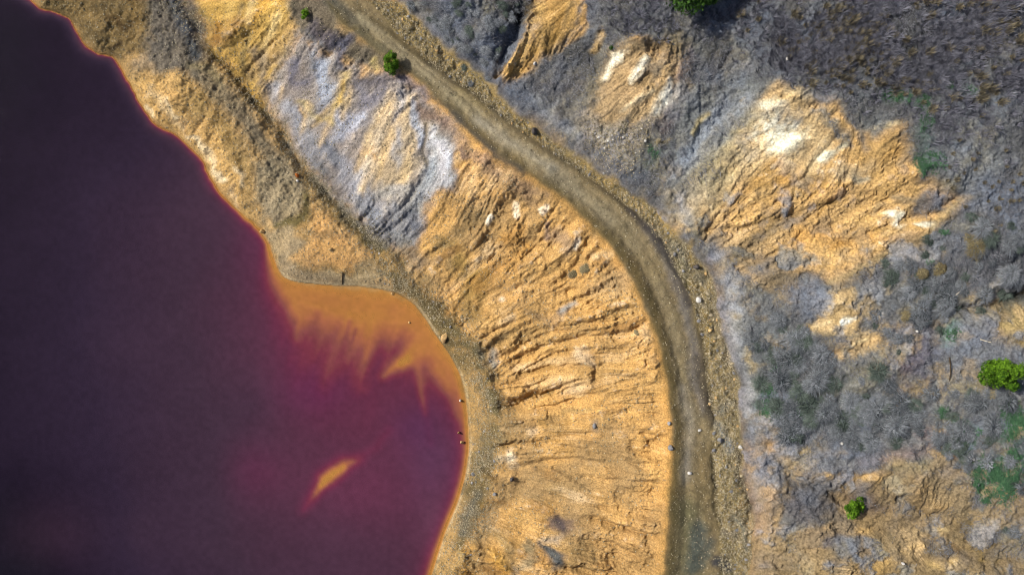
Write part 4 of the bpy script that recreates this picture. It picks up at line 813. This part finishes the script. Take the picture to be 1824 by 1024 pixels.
wnz = N.new("ShaderNodeTexNoise"); wnz.inputs["Scale"].default_value = 5.0; wnz.inputs["Detail"].default_value = 4; wnz.inputs["Roughness"].default_value = .6; wnz.inputs["Distortion"].default_value = .4
K.new(mp.outputs["Vector"], wnz.inputs["Vector"])
bp = N.new("ShaderNodeBump"); bp.inputs["Strength"].default_value = .3; bp.inputs["Distance"].default_value = .05
K.new(wnz.outputs["Fac"], bp.inputs["Height"]); K.new(bp.outputs["Normal"], b.inputs["Normal"])
K.new(at.outputs["Color"], b.inputs["Base Color"]); K.new(aa.outputs["Fac"], b.inputs["Alpha"])
b.inputs["Roughness"].default_value = .05; b.inputs["Specular IOR Level"].default_value = .08; b.inputs["IOR"].default_value = 1.33
lake = link_mesh("lake_water", wco[used], inv.reshape(-1, 4), wm, smooth_=True, attrs={"Col": WC.reshape(-1, 3)[used], "murk": WA.ravel()[used]})
tag(lake, "dark burgundy lake water turning orange in the shallow bay", None, None, "structure")

#@@OBJECTS
# ------------------------------------------------------------------ plants, stones and sticks: builders
def blades(origins, heading, length, width, rise_, droop, tint, lean=None):
    """arched grass blades, two quads each; every argument an array of n"""
    n = len(origins)
    cx, sx = np.cos(heading), np.sin(heading)
    ts = np.array([0, .5, 1.0]); V = np.zeros((n, 6, 3), np.float32)
    for k, t in enumerate(ts):
        out = length * t
        zz = rise_ * t - droop * t * t
        w = width * (1 - .85 * t) * .5
        px_ = origins[:, 0] + cx * out; py_ = origins[:, 1] + sx * out
        if lean is not None: px_ = px_ + lean[0] * t; py_ = py_ + lean[1] * t
        V[:, 2 * k] = np.stack([px_ - sx * w, py_ + cx * w, origins[:, 2] + zz], -1)
        V[:, 2 * k + 1] = np.stack([px_ + sx * w, py_ - cx * w, origins[:, 2] + zz], -1)
    b = (np.arange(n) * 6)[:, None]
    F = np.concatenate([b + np.array([0, 1, 3, 2]), b + np.array([2, 3, 5, 4])])
    return V.reshape(-1, 3), F, np.repeat(tint, 6)

def mound_mesh(name, mat, n, r, h, seed, w=.035, ln=.3):
    """a rounded cushion of short curling strands set all over a dome"""
    g = np.random.default_rng(seed)
    a = g.uniform(0, 2 * np.pi, n); q = np.sqrt(g.random(n)) * (1 + .22 * np.sin(2 * a + seed) + .15 * np.sin(5 * a + 2 * seed))
    o = np.stack([r * q * np.cos(a) * 1.15, r * q * np.sin(a) * .85, h * np.sqrt(np.clip(1 - q * q, 0, 1)) * g.uniform(.55, 1, n) - .04], -1)
    k = g.uniform(.5, 1.2, n) * ln
    V, F, t = blades(o, a + g.normal(0, 1.0, n), k, np.full(n, w) * g.uniform(.7, 1.5, n), k * g.uniform(.2, .9, n), k * .7, np.clip(g.normal(.22, .26, n), 0, .8))
    return link_mesh(name, V, F, mat, attrs={"tint": t})

def tuft_mesh(name, mat, n, r, h, seed, w=.035, curl=.0):
    g = np.random.default_rng(seed)
    a = g.uniform(0, 2 * np.pi, n); q = r * .45 * np.sqrt(g.random(n)); b = a + g.normal(0, .7, n)
    o = np.stack([q * np.cos(a), q * np.sin(a), np.full(n, -.05)], -1)
    k = g.uniform(.35, 1.0, n)
    V, F, t = blades(o, b, r * k * g.uniform(.6, 1.1, n), np.full(n, w) * g.uniform(.7, 1.5, n), h * (1.5 - .6 * k) * g.uniform(.7, 1.2, n), h * .7 * k, g.uniform(0, .65, n))
    ob = link_mesh(name, V, F, mat, attrs={"tint": t})
    return ob

def place(o, u, v, s=1.0, rz=None, dz=0.0, sc=None):
    x, y, z = ground_at(u, v)
    o.location = (x, y, z + dz); o.rotation_euler = (0, 0, random.uniform(0, 6.28) if rz is None else rz)
    o.scale = sc if sc else (s, s, s * random.uniform(.85, 1.15))

def field(protos, spots, label, cat, group, s0, s1):
    out = []
    for i, (u, v) in enumerate(spots):
        p = protos[i % len(protos)]
        if not p.get("used"): o = p; p["used"] = 1
        else:
            o = p.copy(); coll.objects.link(o)
        place(o, u, v, s0 + (s1 - s0) * random.random() ** 1.8); tag(o, label, cat, group); out.append(o)
    return out

def scatter(n, weight, mind, seed):
    g = np.random.default_rng(seed)
    w = weight[INNER].astype(np.float64).copy()
    vis = (UU[INNER] > 4) & (UU[INNER] < 1820) & (VV[INNER] > 4) & (VV[INNER] < 1020)
    p = (w * vis).ravel(); p /= p.sum()
    c = g.choice(len(p), size=n * 14, p=p)
    W_ = w.shape[1]; res = []; cell = {}
    for i in c:
        u = U0 + (i % W_) * STEP; v = V0 + (i // W_) * STEP
        key = (int(u / mind), int(v / mind)); ok = True
        for a in (-1, 0, 1):
            for b in (-1, 0, 1):
                for (x, y) in cell.get((key[0] + a, key[1] + b), ()):
                    if (x - u) ** 2 + (y - v) ** 2 < mind * mind: ok = False
        if ok:
            cell.setdefault(key, []).append((u, v)); res.append((u, v))
            if len(res) == n: break
    return res

def icos(seed, rough=.28, sub=2):
    import bmesh
    bm = bmesh.new(); bmesh.ops.create_icosphere(bm, subdivisions=sub, radius=1.0)
    g = np.random.default_rng(seed); cuts = g.normal(0, 1, (9, 3)); cuts /= np.linalg.norm(cuts, axis=1)[:, None]; lim = g.uniform(.55, .95, 9)
    for v in bm.verts:
        c = np.array(v.co)
        for q, l in zip(cuts, lim):
            d = c @ q
            if d > l: c = c - q * (d - l)
        v.co = c * (1 + g.normal(0, .03))
    V = np.array([v.co[:] for v in bm.verts]); F = np.array([[v.index for v in f.verts] for f in bm.faces]); bm.free()
    return V, F
def stone_obj(name, mat, seed):
    V, F = icos(seed)
    return link_mesh(name, V, F, mat)

def leafy(name, label, u, v, r, hgt, n, leaf, mat, barkm, seed, squash=(1, 1), group=None):
    """a shrub: a lumpy crown of leaf-sized faces on a forked stem"""
    g = np.random.default_rng(seed)
    x, y, z = ground_at(u, v)
    k = (HC - z - hgt * .55) / (HC - z)
    e = bpy.data.objects.new(name, None); coll.objects.link(e); e.location = (x * k, y * k, z - .1); e.empty_display_size = .3
    tag(e, label, "shrub", group)
    nb = 16
    bc = g.normal(0, 1, (nb, 3)); bc /= np.linalg.norm(bc, axis=1)[:, None]; bc *= (g.uniform(.25, .82, nb))[:, None]
    br = g.uniform(.20, .46, nb)
    which = g.integers(0, nb, n); d = g.normal(0, 1, (n, 3)); d /= np.linalg.norm(d, axis=1)[:, None]
    c = bc[which] + d * (br[which] * g.uniform(.55, 1.05, n))[:, None]
    c = c * np.array([r * squash[0], r * squash[1], hgt * .5]) + np.array([0, 0, hgt * .58])
    nr = d + g.normal(0, .6, (n, 3)); nr /= np.linalg.norm(nr, axis=1)[:, None]
    t1 = np.cross(nr, g.normal(0, 1, (n, 3))); t1 /= np.linalg.norm(t1, axis=1)[:, None]; t2 = np.cross(nr, t1)
    s = (leaf * g.uniform(.6, 1.3, n))[:, None]
    V = np.stack([c - t1 * s, c - t2 * s * .5, c + t1 * s, c + t2 * s * .5], 1).reshape(-1, 3)
    F = np.arange(4 * n).reshape(n, 4)
    tn = np.repeat(np.clip(.28 + .45 * (g.random(nb)[which] - .5) + g.normal(0, .16, n), 0, .85), 4)
    link_mesh("foliage", V, F, mat, attrs={"tint": tn}, parent=e)
    # stem with limbs
    VV_, FF_ = [], []
    def limb(a, b, ra, rb):
        a, b = np.array(a), np.array(b); ax = b - a; ax = ax / np.linalg.norm(ax)
        p = np.cross(ax, [.3, .5, .81]); p /= np.linalg.norm(p); q = np.cross(ax, p); base_ = len(VV_)
        for c_, rr in ((a, ra), (b, rb)):
            for j in range(7):
                t = 2 * np.pi * j / 7; VV_.append(c_ + rr * (np.cos(t) * p + np.sin(t) * q))
        for j in range(7): FF_.append([base_ + j, base_ + (j + 1) % 7, base_ + 7 + (j + 1) % 7, base_ + 7 + j])
    limb((0, 0, -.2), (0, 0, hgt * .3), r * .07, r * .055)
    for q in bc[:7]: limb((0, 0, hgt * .28), q * np.array([r, r, hgt * .45]) + np.array([0, 0, hgt * .58]), r * .045, r * .015)
    link_mesh("stem", np.array(VV_), np.array(FF_), barkm, parent=e)
    return e

def stick(name, label, cat, pts, r, mat, parent=None):
    """a bent twig lying on the ground through photo pixels (u, v, lift)"""
    C_ = []
    for u, v, l in pts:
        x, y, z = ground_at(u, v); C_.append((x, y, z + l))
    C_ = np.array(C_); VV_, FF_ = [], []
    for i, c in enumerate(C_):
        ax = C_[min(i + 1, len(C_) - 1)] - C_[max(i - 1, 0)]; ax /= np.linalg.norm(ax)
        p = np.cross(ax, [0, 0, 1.]); p /= np.linalg.norm(p) + 1e-9; q = np.cross(ax, p); rr = r * (1 - .5 * i / len(C_))
        for j in range(6):
            t = 2 * np.pi * j / 6; VV_.append(c + rr * (np.cos(t) * p + np.sin(t) * q))
    for i in range(len(C_) - 1):
        for j in range(6): FF_.append([6 * i + j, 6 * i + (j + 1) % 6, 6 * i + 6 + (j + 1) % 6, 6 * i + 6 + j])
    VV_ = np.array(VV_); o0 = C_[0].copy()
    o = link_mesh(name, VV_ - o0, np.array(FF_), mat, smooth_=True); o.location = o0
    if label: tag(o, label, cat)
    return o

# ------------------------------------------------------------------ green shrubs
leafm = plant_material("bright_green_leaf", (.014, .045, .003), (.15, .29, .015))
leafd = plant_material("deep_green_leaf", (.006, .022, .004), (.055, .125, .015))
bark = stone_material("bark", (70, 56, 40), (110, 92, 70))
leafy("shrub", "bright green bush on the left edge of the dirt track, at its upper straight", 699, 114, 1.0, 1.7, 2600, .095, leafm, bark, 1, (.88, 1.12))
leafy("shrub", "tiny yellow-green bush on dark soil left of the track's top end", 543, 25, .58, .9, 1000, .08, leafm, bark, 2)
leafy("shrub", "dark green bush cut off by the top edge of the photo", 1243, -26, 3.0, 3.4, 9000, .15, leafd, bark, 3, (1.1, .9))
leafy("shrub", "largest bright green bush, near the right edge beside ochre ground", 1786, 663, 1.9, 2.6, 8000, .11, leafm, bark, 4, (1.0, .97))
leafy("shrub", "round green bush in the hollow of the lower right ochre slope", 1525, 905, 1.08, 1.6, 2800, .095, leafm, bark, 5)
leafy("shrub", "smallest green sprig beside the white and tan spur", 1089, 85, .28, .4, 260, .06, leafd, bark, 6)

# ------------------------------------------------------------------ dry round bushes
drym = plant_material("dry_olive_twig", alb((100, 90, 64)), alb((196, 180, 136)))
for i, (u, v, r, lab) in enumerate([
        (1735, 437, .95, "largest round olive brown dry bush right of the big orange face"), (1674, 479, .62, "round tan dry bush below and left of the largest olive one"),
        (1641, 488, .5, "small ochre dry bush next to the round tan one"), (1612, 563, .42, "small pale dry bush just right of the white-topped clay spur"),
        (1023, 487, .42, "round grey dry cushion plant on the orange slope near the track bend"), (1043, 478, .46, "brown dry cushion plant beside the round grey one on the orange slope"),
        (1133, 592, .24, "lone tiny dark dry plant on the smooth orange slope near the track"), (1765, 700, .5, "dull brown dry bush below the largest green bush")]):
    o = mound_mesh("dry_bush", drym, 700, r * .9, r * 1.0, 700 + i, .045, r * .4); place(o, u, v, 1.0); tag(o, lab, "dry bush")

# ------------------------------------------------------------------ tufts of ochre grass on the dark crest, upper right
ochm = plant_material("ochre_grass", alb((92, 89, 82)), alb((182, 168, 134)))
tufts = [tuft_mesh("grass_tuft", ochm, 90, .4, .95, 40 + i, w=.045) for i in range(5)]
Zt = zone([(1330, -20), (1840, -20), (1840, 130), (1770, 180), (1660, 190), (1580, 205), (1470, 150), (1400, 100), (1340, 70)], 30) * (0.25 + smooth(fbm(UU, VV, 50, 3, 501), 0, .5))
known = [(1530, 80), (1592, 64), (1622, 94), (1686, 80), (1536, 88), (1476, 112), (1512, 116), (1575, 150), (1641, 150), (1742, 88), (1702, 110), (1672, 148), (1796, 16), (1762, 10), (1528, 60), (1545, 42), (1610, 72), (1650, 96), (1500, 40), (1770, 60), (1470, 30), (1680, 60), (1720, 40)]
field(tufts, known + scatter(170, Zt ** 2, 9, 502), "tuft of ochre dry grass on the dark crest along the upper right of the hillside", "grass tuft", "ochre grass tufts on the dark upper right crest", .5, 1.2)
Zr = zone([(1690, 160), (1840, 180), (1840, 420), (1700, 350), (1680, 240)], 20)
for t in tufts: t.pop("used", None)
tufts = [tuft_mesh("grass_tuft", ochm, 70, .36, .8, 60 + i, w=.045) for i in range(3)]
field(tufts, scatter(28, Zr * (.05 + smooth(fbm(UU, VV, 60, 3, 509), 0, .4)), 14, 503), "tuft of ochre grass on the bluish grey ground right of the big orange face", "grass tuft", "ochre grass tufts right of the big orange face", .5, .95)

# ------------------------------------------------------------------ grey dry scrub
greym = plant_material("grey_scrub_twig", alb((52, 60, 64)), alb((184, 189, 194)))
greeny = plant_material("grey_green_twig", alb((44, 56, 50)), alb((134, 148, 136)))
def scrub(poly, n, mind, label, group, seed, s0, s1, soft=20):
    pr = [mound_mesh("dry_scrub", greym if i % 3 else greeny, 150 + 50 * i, .42 + .06 * i, .3 + .07 * i, seed + i, .04, .34 + .07 * i) for i in range(6)]
    field(pr, scatter(n, zone(poly, soft) * (.1 + VEG) * (.04 + smooth(fbm(UU, VV, 46, 4, seed), -.1, .35)), mind * .72, seed), label, "scrub", group, s0, s1)
scrub([(1345, 590), (1470, 600), (1560, 680), (1650, 700), (1640, 770), (1500, 800), (1400, 780), (1350, 700)], 130, 13, "clump of pale grey dry scrub on the slope below the small white-topped clay spur", "grey scrub clumps right of the lower track", 800, .6, 1.25)
scrub([(1600, 440), (1820, 360), (1820, 520), (1700, 560), (1600, 640), (1560, 560)], 75, 15, "clump of grey dry scrub on the slope below and right of the big orange face", "grey scrub clumps below the big orange face", 820, .5, 1.1)
scrub([(740, 0), (910, 0), (880, 90), (860, 150), (800, 90)], 40, 13, "dark grey scrub clump above the upper straight of the track", "scrub clumps above the upper track", 840, .4, .8)
scrub([(1640, 720), (1820, 700), (1820, 960), (1760, 880), (1690, 800)], 45, 15, "clump of grey-green scrub on the dark slope below the largest green bush", "scrub clumps at the lower right edge", 860, .6, 1.15)

# ------------------------------------------------------------------ matted grass and green ground cover
def carpet(name, label, weight, n, mat, seed, lmin, lmax, w, rz=.25):
    g = np.random.default_rng(seed)
    p = weight[INNER].astype(np.float64).ravel(); p /= p.sum()
    c = g.choice(len(p), size=n, p=p)
    W_ = ui.size
    x = XX[INNER].ravel()[c] + g.uniform(-.05, .05, n); y = YY[INNER].ravel()[c] + g.uniform(-.05, .05, n); z = HT[INNER].ravel()[c] - .03
    swirl = 2.6 * fbm(UU, VV, 34, 3, seed)[INNER].ravel()[c] * np.pi
    L_ = g.uniform(lmin, lmax, n)
    V, F, t = blades(np.stack([x, y, z], -1), swirl + g.normal(0, .55, n), L_ * .8, np.full(n, w) * g.uniform(.7, 1.4, n), L_ * rz * 2.2, L_ * rz * 1.6, np.clip(g.normal(.33, .2, n), 0, .8))
    o = link_mesh(name, V, F, mat, attrs={"tint": t}); tag(o, label, None, None, "stuff")
    return o
slate = plant_material("slate_grass", alb((52, 55, 66)), alb((152, 152, 164)))
def tussocks(name, label, weight, n, per, mat, seed):
    g = np.random.default_rng(seed)
    p = weight[INNER].astype(np.float64).ravel(); p /= p.sum()
    c = np.repeat(g.choice(len(p), size=n, p=p), per); N_ = n * per
    a = g.uniform(0, 6.28, N_); q = .16 * np.sqrt(g.random(N_))
    o = np.stack([XX[INNER].ravel()[c] + q * np.cos(a), YY[INNER].ravel()[c] + q * np.sin(a), HT[INNER].ravel()[c] - .04], -1)
    sz = np.repeat(np.exp(g.normal(0, .3, n)), per); k = g.uniform(.5, 1, N_) * sz
    tn = np.clip(np.repeat(g.normal(.3, .2, n), per) + g.normal(0, .12, N_), 0, .9)
    V, F, t = blades(o, a + g.normal(0, .6, N_), .34 * k, np.full(N_, .045), .8 * k, .35 * k, tn)
    tag(link_mesh(name, V, F, mat, attrs={"tint": t}), label, None, None, "stuff")
Zs = zone([(1090, -20), (1840, -20), (1840, 300), (1700, 330), (1640, 200), (1560, 195), (1470, 150), (1330, 110), (1250, 60), (1090, 40)], 30) * (.12 + smooth(fbm(UU, VV, 70, 4, 551), -.1, .5)) * (.1 + VEG) * smooth(330 - VV, 0, 260)
tussocks("grass", "slate grey grass on the dark upper right crest", Zs, 2600, 22, slate, 552)
drygrass = plant_material("matted_grey_grass", alb((64, 67, 76)), alb((182, 182, 186)))
carpet("dry_grass", "matted grey dry grass covering the hillside", VEG * (.12 + smooth(fbm(UU, VV, 60, 5, 511), -.2, .35)), 110000, drygrass, 520, .2, .6, .032)
greenm = plant_material("green_herb", alb((30, 58, 42)), alb((104, 152, 108)))
def blob(u, v, r): 
    Z = np.zeros_like(UU); sl, m = mask_line([(u, v, r)], r * .6); Z[sl] = m; return Z
GZ = sum(blob(*q) for q in [(1365, 695, 10), (1376, 728, 15), (1362, 742, 8), (1390, 655, 8), (1425, 735, 7), (1600, 168, 14), (1640, 185, 12), (1650, 215, 10), (1660, 290, 16), (1700, 152, 8), (1730, 158, 6), (1680, 735, 9), (1712, 755, 12), (1735, 780, 12), (1745, 845, 22), (1780, 868, 24), (1805, 835, 22), (1812, 760, 18), (1700, 595, 10), (1165, 275, 8), (1680, 415, 6), (1650, 465, 6), (1800, 730, 14)])
GZ = GZ * (.15 + smooth(fbm(UU, VV, 16, 3, 531), -.1, .5))
carpet("ground_cover", "low green herbs in damp patches of the grey hillside", GZ, 22000, greenm, 540, .15, .42, .055, .35)

# ------------------------------------------------------------------ stones
st_w = stone_material("white_stone", (196, 192, 186), (244, 240, 232)); st_g = stone_material("grey_stone", (110, 110, 112), (176, 174, 172)); st_o = stone_material("ochre_stone", (186, 146, 90), (244, 206, 146)); st_d = stone_material("dark_stone", (66, 62, 62), (110, 104, 100)); st_m = stone_material("mixed_stone", (112, 96, 62), (216, 200, 166)); st_r = stone_material("orange_stone", (190, 96, 40), (224, 130, 60))
for i, (u, v, rx, ry, rz_, mat, lab) in enumerate([
    (792, 601, .42, .78, .45, st_o, "large oval ochre boulder on the shore beside the bay"), (468, 412, .34, .26, .3, st_o, "orange boulder at the waterline where the bay begins"), (699, 523, .2, .18, .2, st_o, "pinkish stone at the top edge of the orange bay"),
    (729, 574, .13, .13, .2, st_o, "small tan stone showing through the orange bay water"), (820, 713, .15, .15, .35, st_w, "bright white stone in the shallows at the bay's right shore"), (817, 770, .14, .12, .5, st_o, "small orange stone in the water, upper of two by the right shore"),
    (823, 787, .26, .17, .45, st_o, "larger orange stone in the water, lower of two by the right shore"), (842, 844, .24, .22, .25, st_g, "grey white stone on the lower right shore, upper of a pair"), (841, 859, .2, .16, .2, st_w, "white stone on the lower right shore, lower of a pair"),
    (881, 879, .28, .2, .25, st_g, "bluish grey stone at the gully edge above the lower shore"), (1193, 795, .3, .3, .3, st_g, "pale grey boulder on the lip of the slope at the track's left edge"), (1190, 752, .2, .2, .2, st_g, "smaller grey stone on the track's left edge above the pale boulder"),
    (1228, 842, .24, .18, .16, st_w, "white stone lying on the lower track"), (1246, 766, .2, .14, .15, st_w, "small white stone on the right side of the track"), (589, 444, .24, .2, .25, st_o, "brown stone on the pale shore flat above the bay"),
    (530, 313, .2, .28, .3, st_r, "bright orange stone in the gully above the shore flat"), (531, 323, .17, .17, .2, st_w, "white stone just below the bright orange one in the gully"), (1401, 106, .16, .16, .2, st_w, "lone white stone on the grey slope above the big orange face"),
    (1244, 534, .36, .28, .3, st_w, "cream boulder in the rubble strip beside the track's bend"), (1239, 476, .34, .26, .35, st_d, "dark boulder in the rubble strip where the orange wash meets the track"), (1264, 588, .22, .2, .2, st_o, "pinkish stone in the rubble strip below the cream boulder"),
    (1731, 816, .3, .24, .25, st_w, "pale stone beside green scrub near the lower right edge"), (1058, 757, .2, .32, .16, st_g, "slate grey stone on the middle of the orange slope"), (912, 853, .3, .22, .25, st_d, "dark stone in a hollow of the orange slope near its foot"),
    (952, 234, .3, .42, .4, st_d, "dark boulder on the berm beside the upper track"), (1272, 802, .22, .2, .2, st_g, "blue grey stone in the rubble beside the lower track"), (1318, 795, .22, .2, .25, st_w, "white stone at the right edge of the rubble strip"), (953, 114, .2, .2, .2, st_w, "small white stone at the foot of the orange spur above the track"),
    (1500, 790, .14, .14, .2, st_w, "tiny white stone near the tan bare patch on the grey slope"), (1607, 1002, .16, .14, .2, st_w, "small pale stone on ochre ground at the bottom right"), (1282, 783, .3, .26, .3, st_g, "pale blue grey rock, largest in the rubble beside the lower track"), (1632, 590, .16, .14, .2, st_w, "small whitish stone on grey scrub ground right of the white-topped spur")]):
    o = stone_obj("boulder" if max(rx, ry) > .3 else "stone", mat, 900 + i)
    place(o, u, v, sc=(rx, ry, rz_ * 1.2), rz=random.uniform(-.3, .3), dz=rz_ * .35); tag(o, lab, "stone")
    if o.location.z < .02: o.location.z = -.03

def stones(n, w, mind, label, group, seed, s0, s1, mats):
    pr = [stone_obj("stone", mats[i % len(mats)], seed + i) for i in range(6)]
    for o in field(pr, scatter(n, w, mind, seed), label, "stone", group, s0, s1):
        o.location.z += o.scale[2] * .15; o.scale[0] *= random.uniform(.8, 1.5)
low = smooth(VV, 420, 460)
stones(95, verge * low, 7, "loose stone in the rubble strip right of the track's lower bend", "stones in the lower rubble strip", 1000, .09, .21, [st_m, st_g, st_m, st_o])
stones(55, verge * (1 - low), 8, "loose stone on the berm right of the upper track", "stones on the upper berm", 1020, .07, .15, [st_m, st_o, st_g])
stones(80, gully * smooth(VV, 300, 420), 7, "stone in the dark gravelly gully along the foot of the orange slope", "stones in the gully", 1040, .07, .16, [st_m, st_g, st_m, st_w])
wash = zone([(1045, 225), (1150, 225), (1150, 260), (1115, 312), (1060, 285)], 14)
stones(45, wash, 7, "pale stone in the scree below the white and tan spur", "stones in the scree below the white spur", 1060, .07, .15, [st_w, st_g, st_m])

def gravel(n, w, seed, s0, s1):
    g = np.random.default_rng(seed)
    p = w[INNER].astype(np.float64).ravel(); p /= p.sum(); c = g.choice(len(p), size=n, p=p)
    o = np.stack([XX[INNER].ravel()[c] + g.uniform(-.05, .05, n), YY[INNER].ravel()[c] + g.uniform(-.05, .05, n), HT[INNER].ravel()[c]], -1)
    B = np.array([[1, 0, 0], [-.5, .87, 0], [-.5, -.87, 0], [.3, .2, .8], [-.4, .1, .7], [.1, -.5, .75]])
    Fb = np.array([[0, 1, 4], [0, 4, 3], [1, 2, 5], [1, 5, 4], [2, 0, 3], [2, 3, 5], [3, 4, 5]])
    s = np.exp(g.uniform(np.log(s0), np.log(s1), n)); a = g.uniform(0, 6.28, n)
    Bv = B[None] * g.uniform(.6, 1.3, (n, 6, 3)) * s[:, None, None]
    R_ = np.stack([Bv[..., 0] * np.cos(a)[:, None] - Bv[..., 1] * np.sin(a)[:, None], Bv[..., 0] * np.sin(a)[:, None] + Bv[..., 1] * np.cos(a)[:, None], Bv[..., 2] - .01], -1)
    V = (R_ + o[:, None]).reshape(-1, 3); F = (np.arange(n)[:, None, None] * 6 + Fb[None]).reshape(-1, 3)
    return V, F, np.repeat(np.clip(g.normal(.4, .22, n), 0, 1), 6)
gravm = plant_material("gravel_grain", alb((90, 80, 54)), alb((232, 218, 184)))
V, F, t = gravel(60000, gully * (.25 + 1.2 * smooth(fbm(UU, VV, 40, 4, 1102), -.2, .4)) + verge * .9 + .7 * wash + .12 * shore + .09 * emb * (.3 + smooth(fbm(UU, VV, 60, 4, 1101), 0, .5)) + .08 * trk, 1100, .03, .12)
tag(link_mesh("gravel", V, F, gravm, attrs={"tint": t}), "loose gravel along the gully, the scree and the track's edges", None, None, "stuff")

# ------------------------------------------------------------------ sticks
stk_d = stone_material("dark_wood", (56, 46, 36), (90, 76, 58)); stk_p = stone_material("bleached_wood", (176, 166, 146), (226, 216, 196))
stick("stick", "thin dark stick lying on the pale mud above the orange bay", "stick", [(611, 486, .05), (610, 494, .05), (609.5, 506, .04)], .07, stk_d)
stick("dead_branch", "curved bleached dead branch on the grey slope below the dry bushes", "branch", [(1700, 526, .1), (1709, 519, .14), (1713, 510, .16), (1711, 501, .12)], .06, stk_p)
stick("stick", "straight pale stick beside the teal patch near the right edge", "stick", [(1744, 604, .08), (1754, 607, .08), (1767, 610, .06)], .06, stk_p)
stick("dead_branch", "dark bare twig left of the largest green bush", "branch", [(1689, 636, .1), (1691, 650, .2), (1690, 664, .2), (1688, 678, .1)], .06, stk_d)
for o in list(coll.objects):
    if o.get("used") is not None: del o["used"]
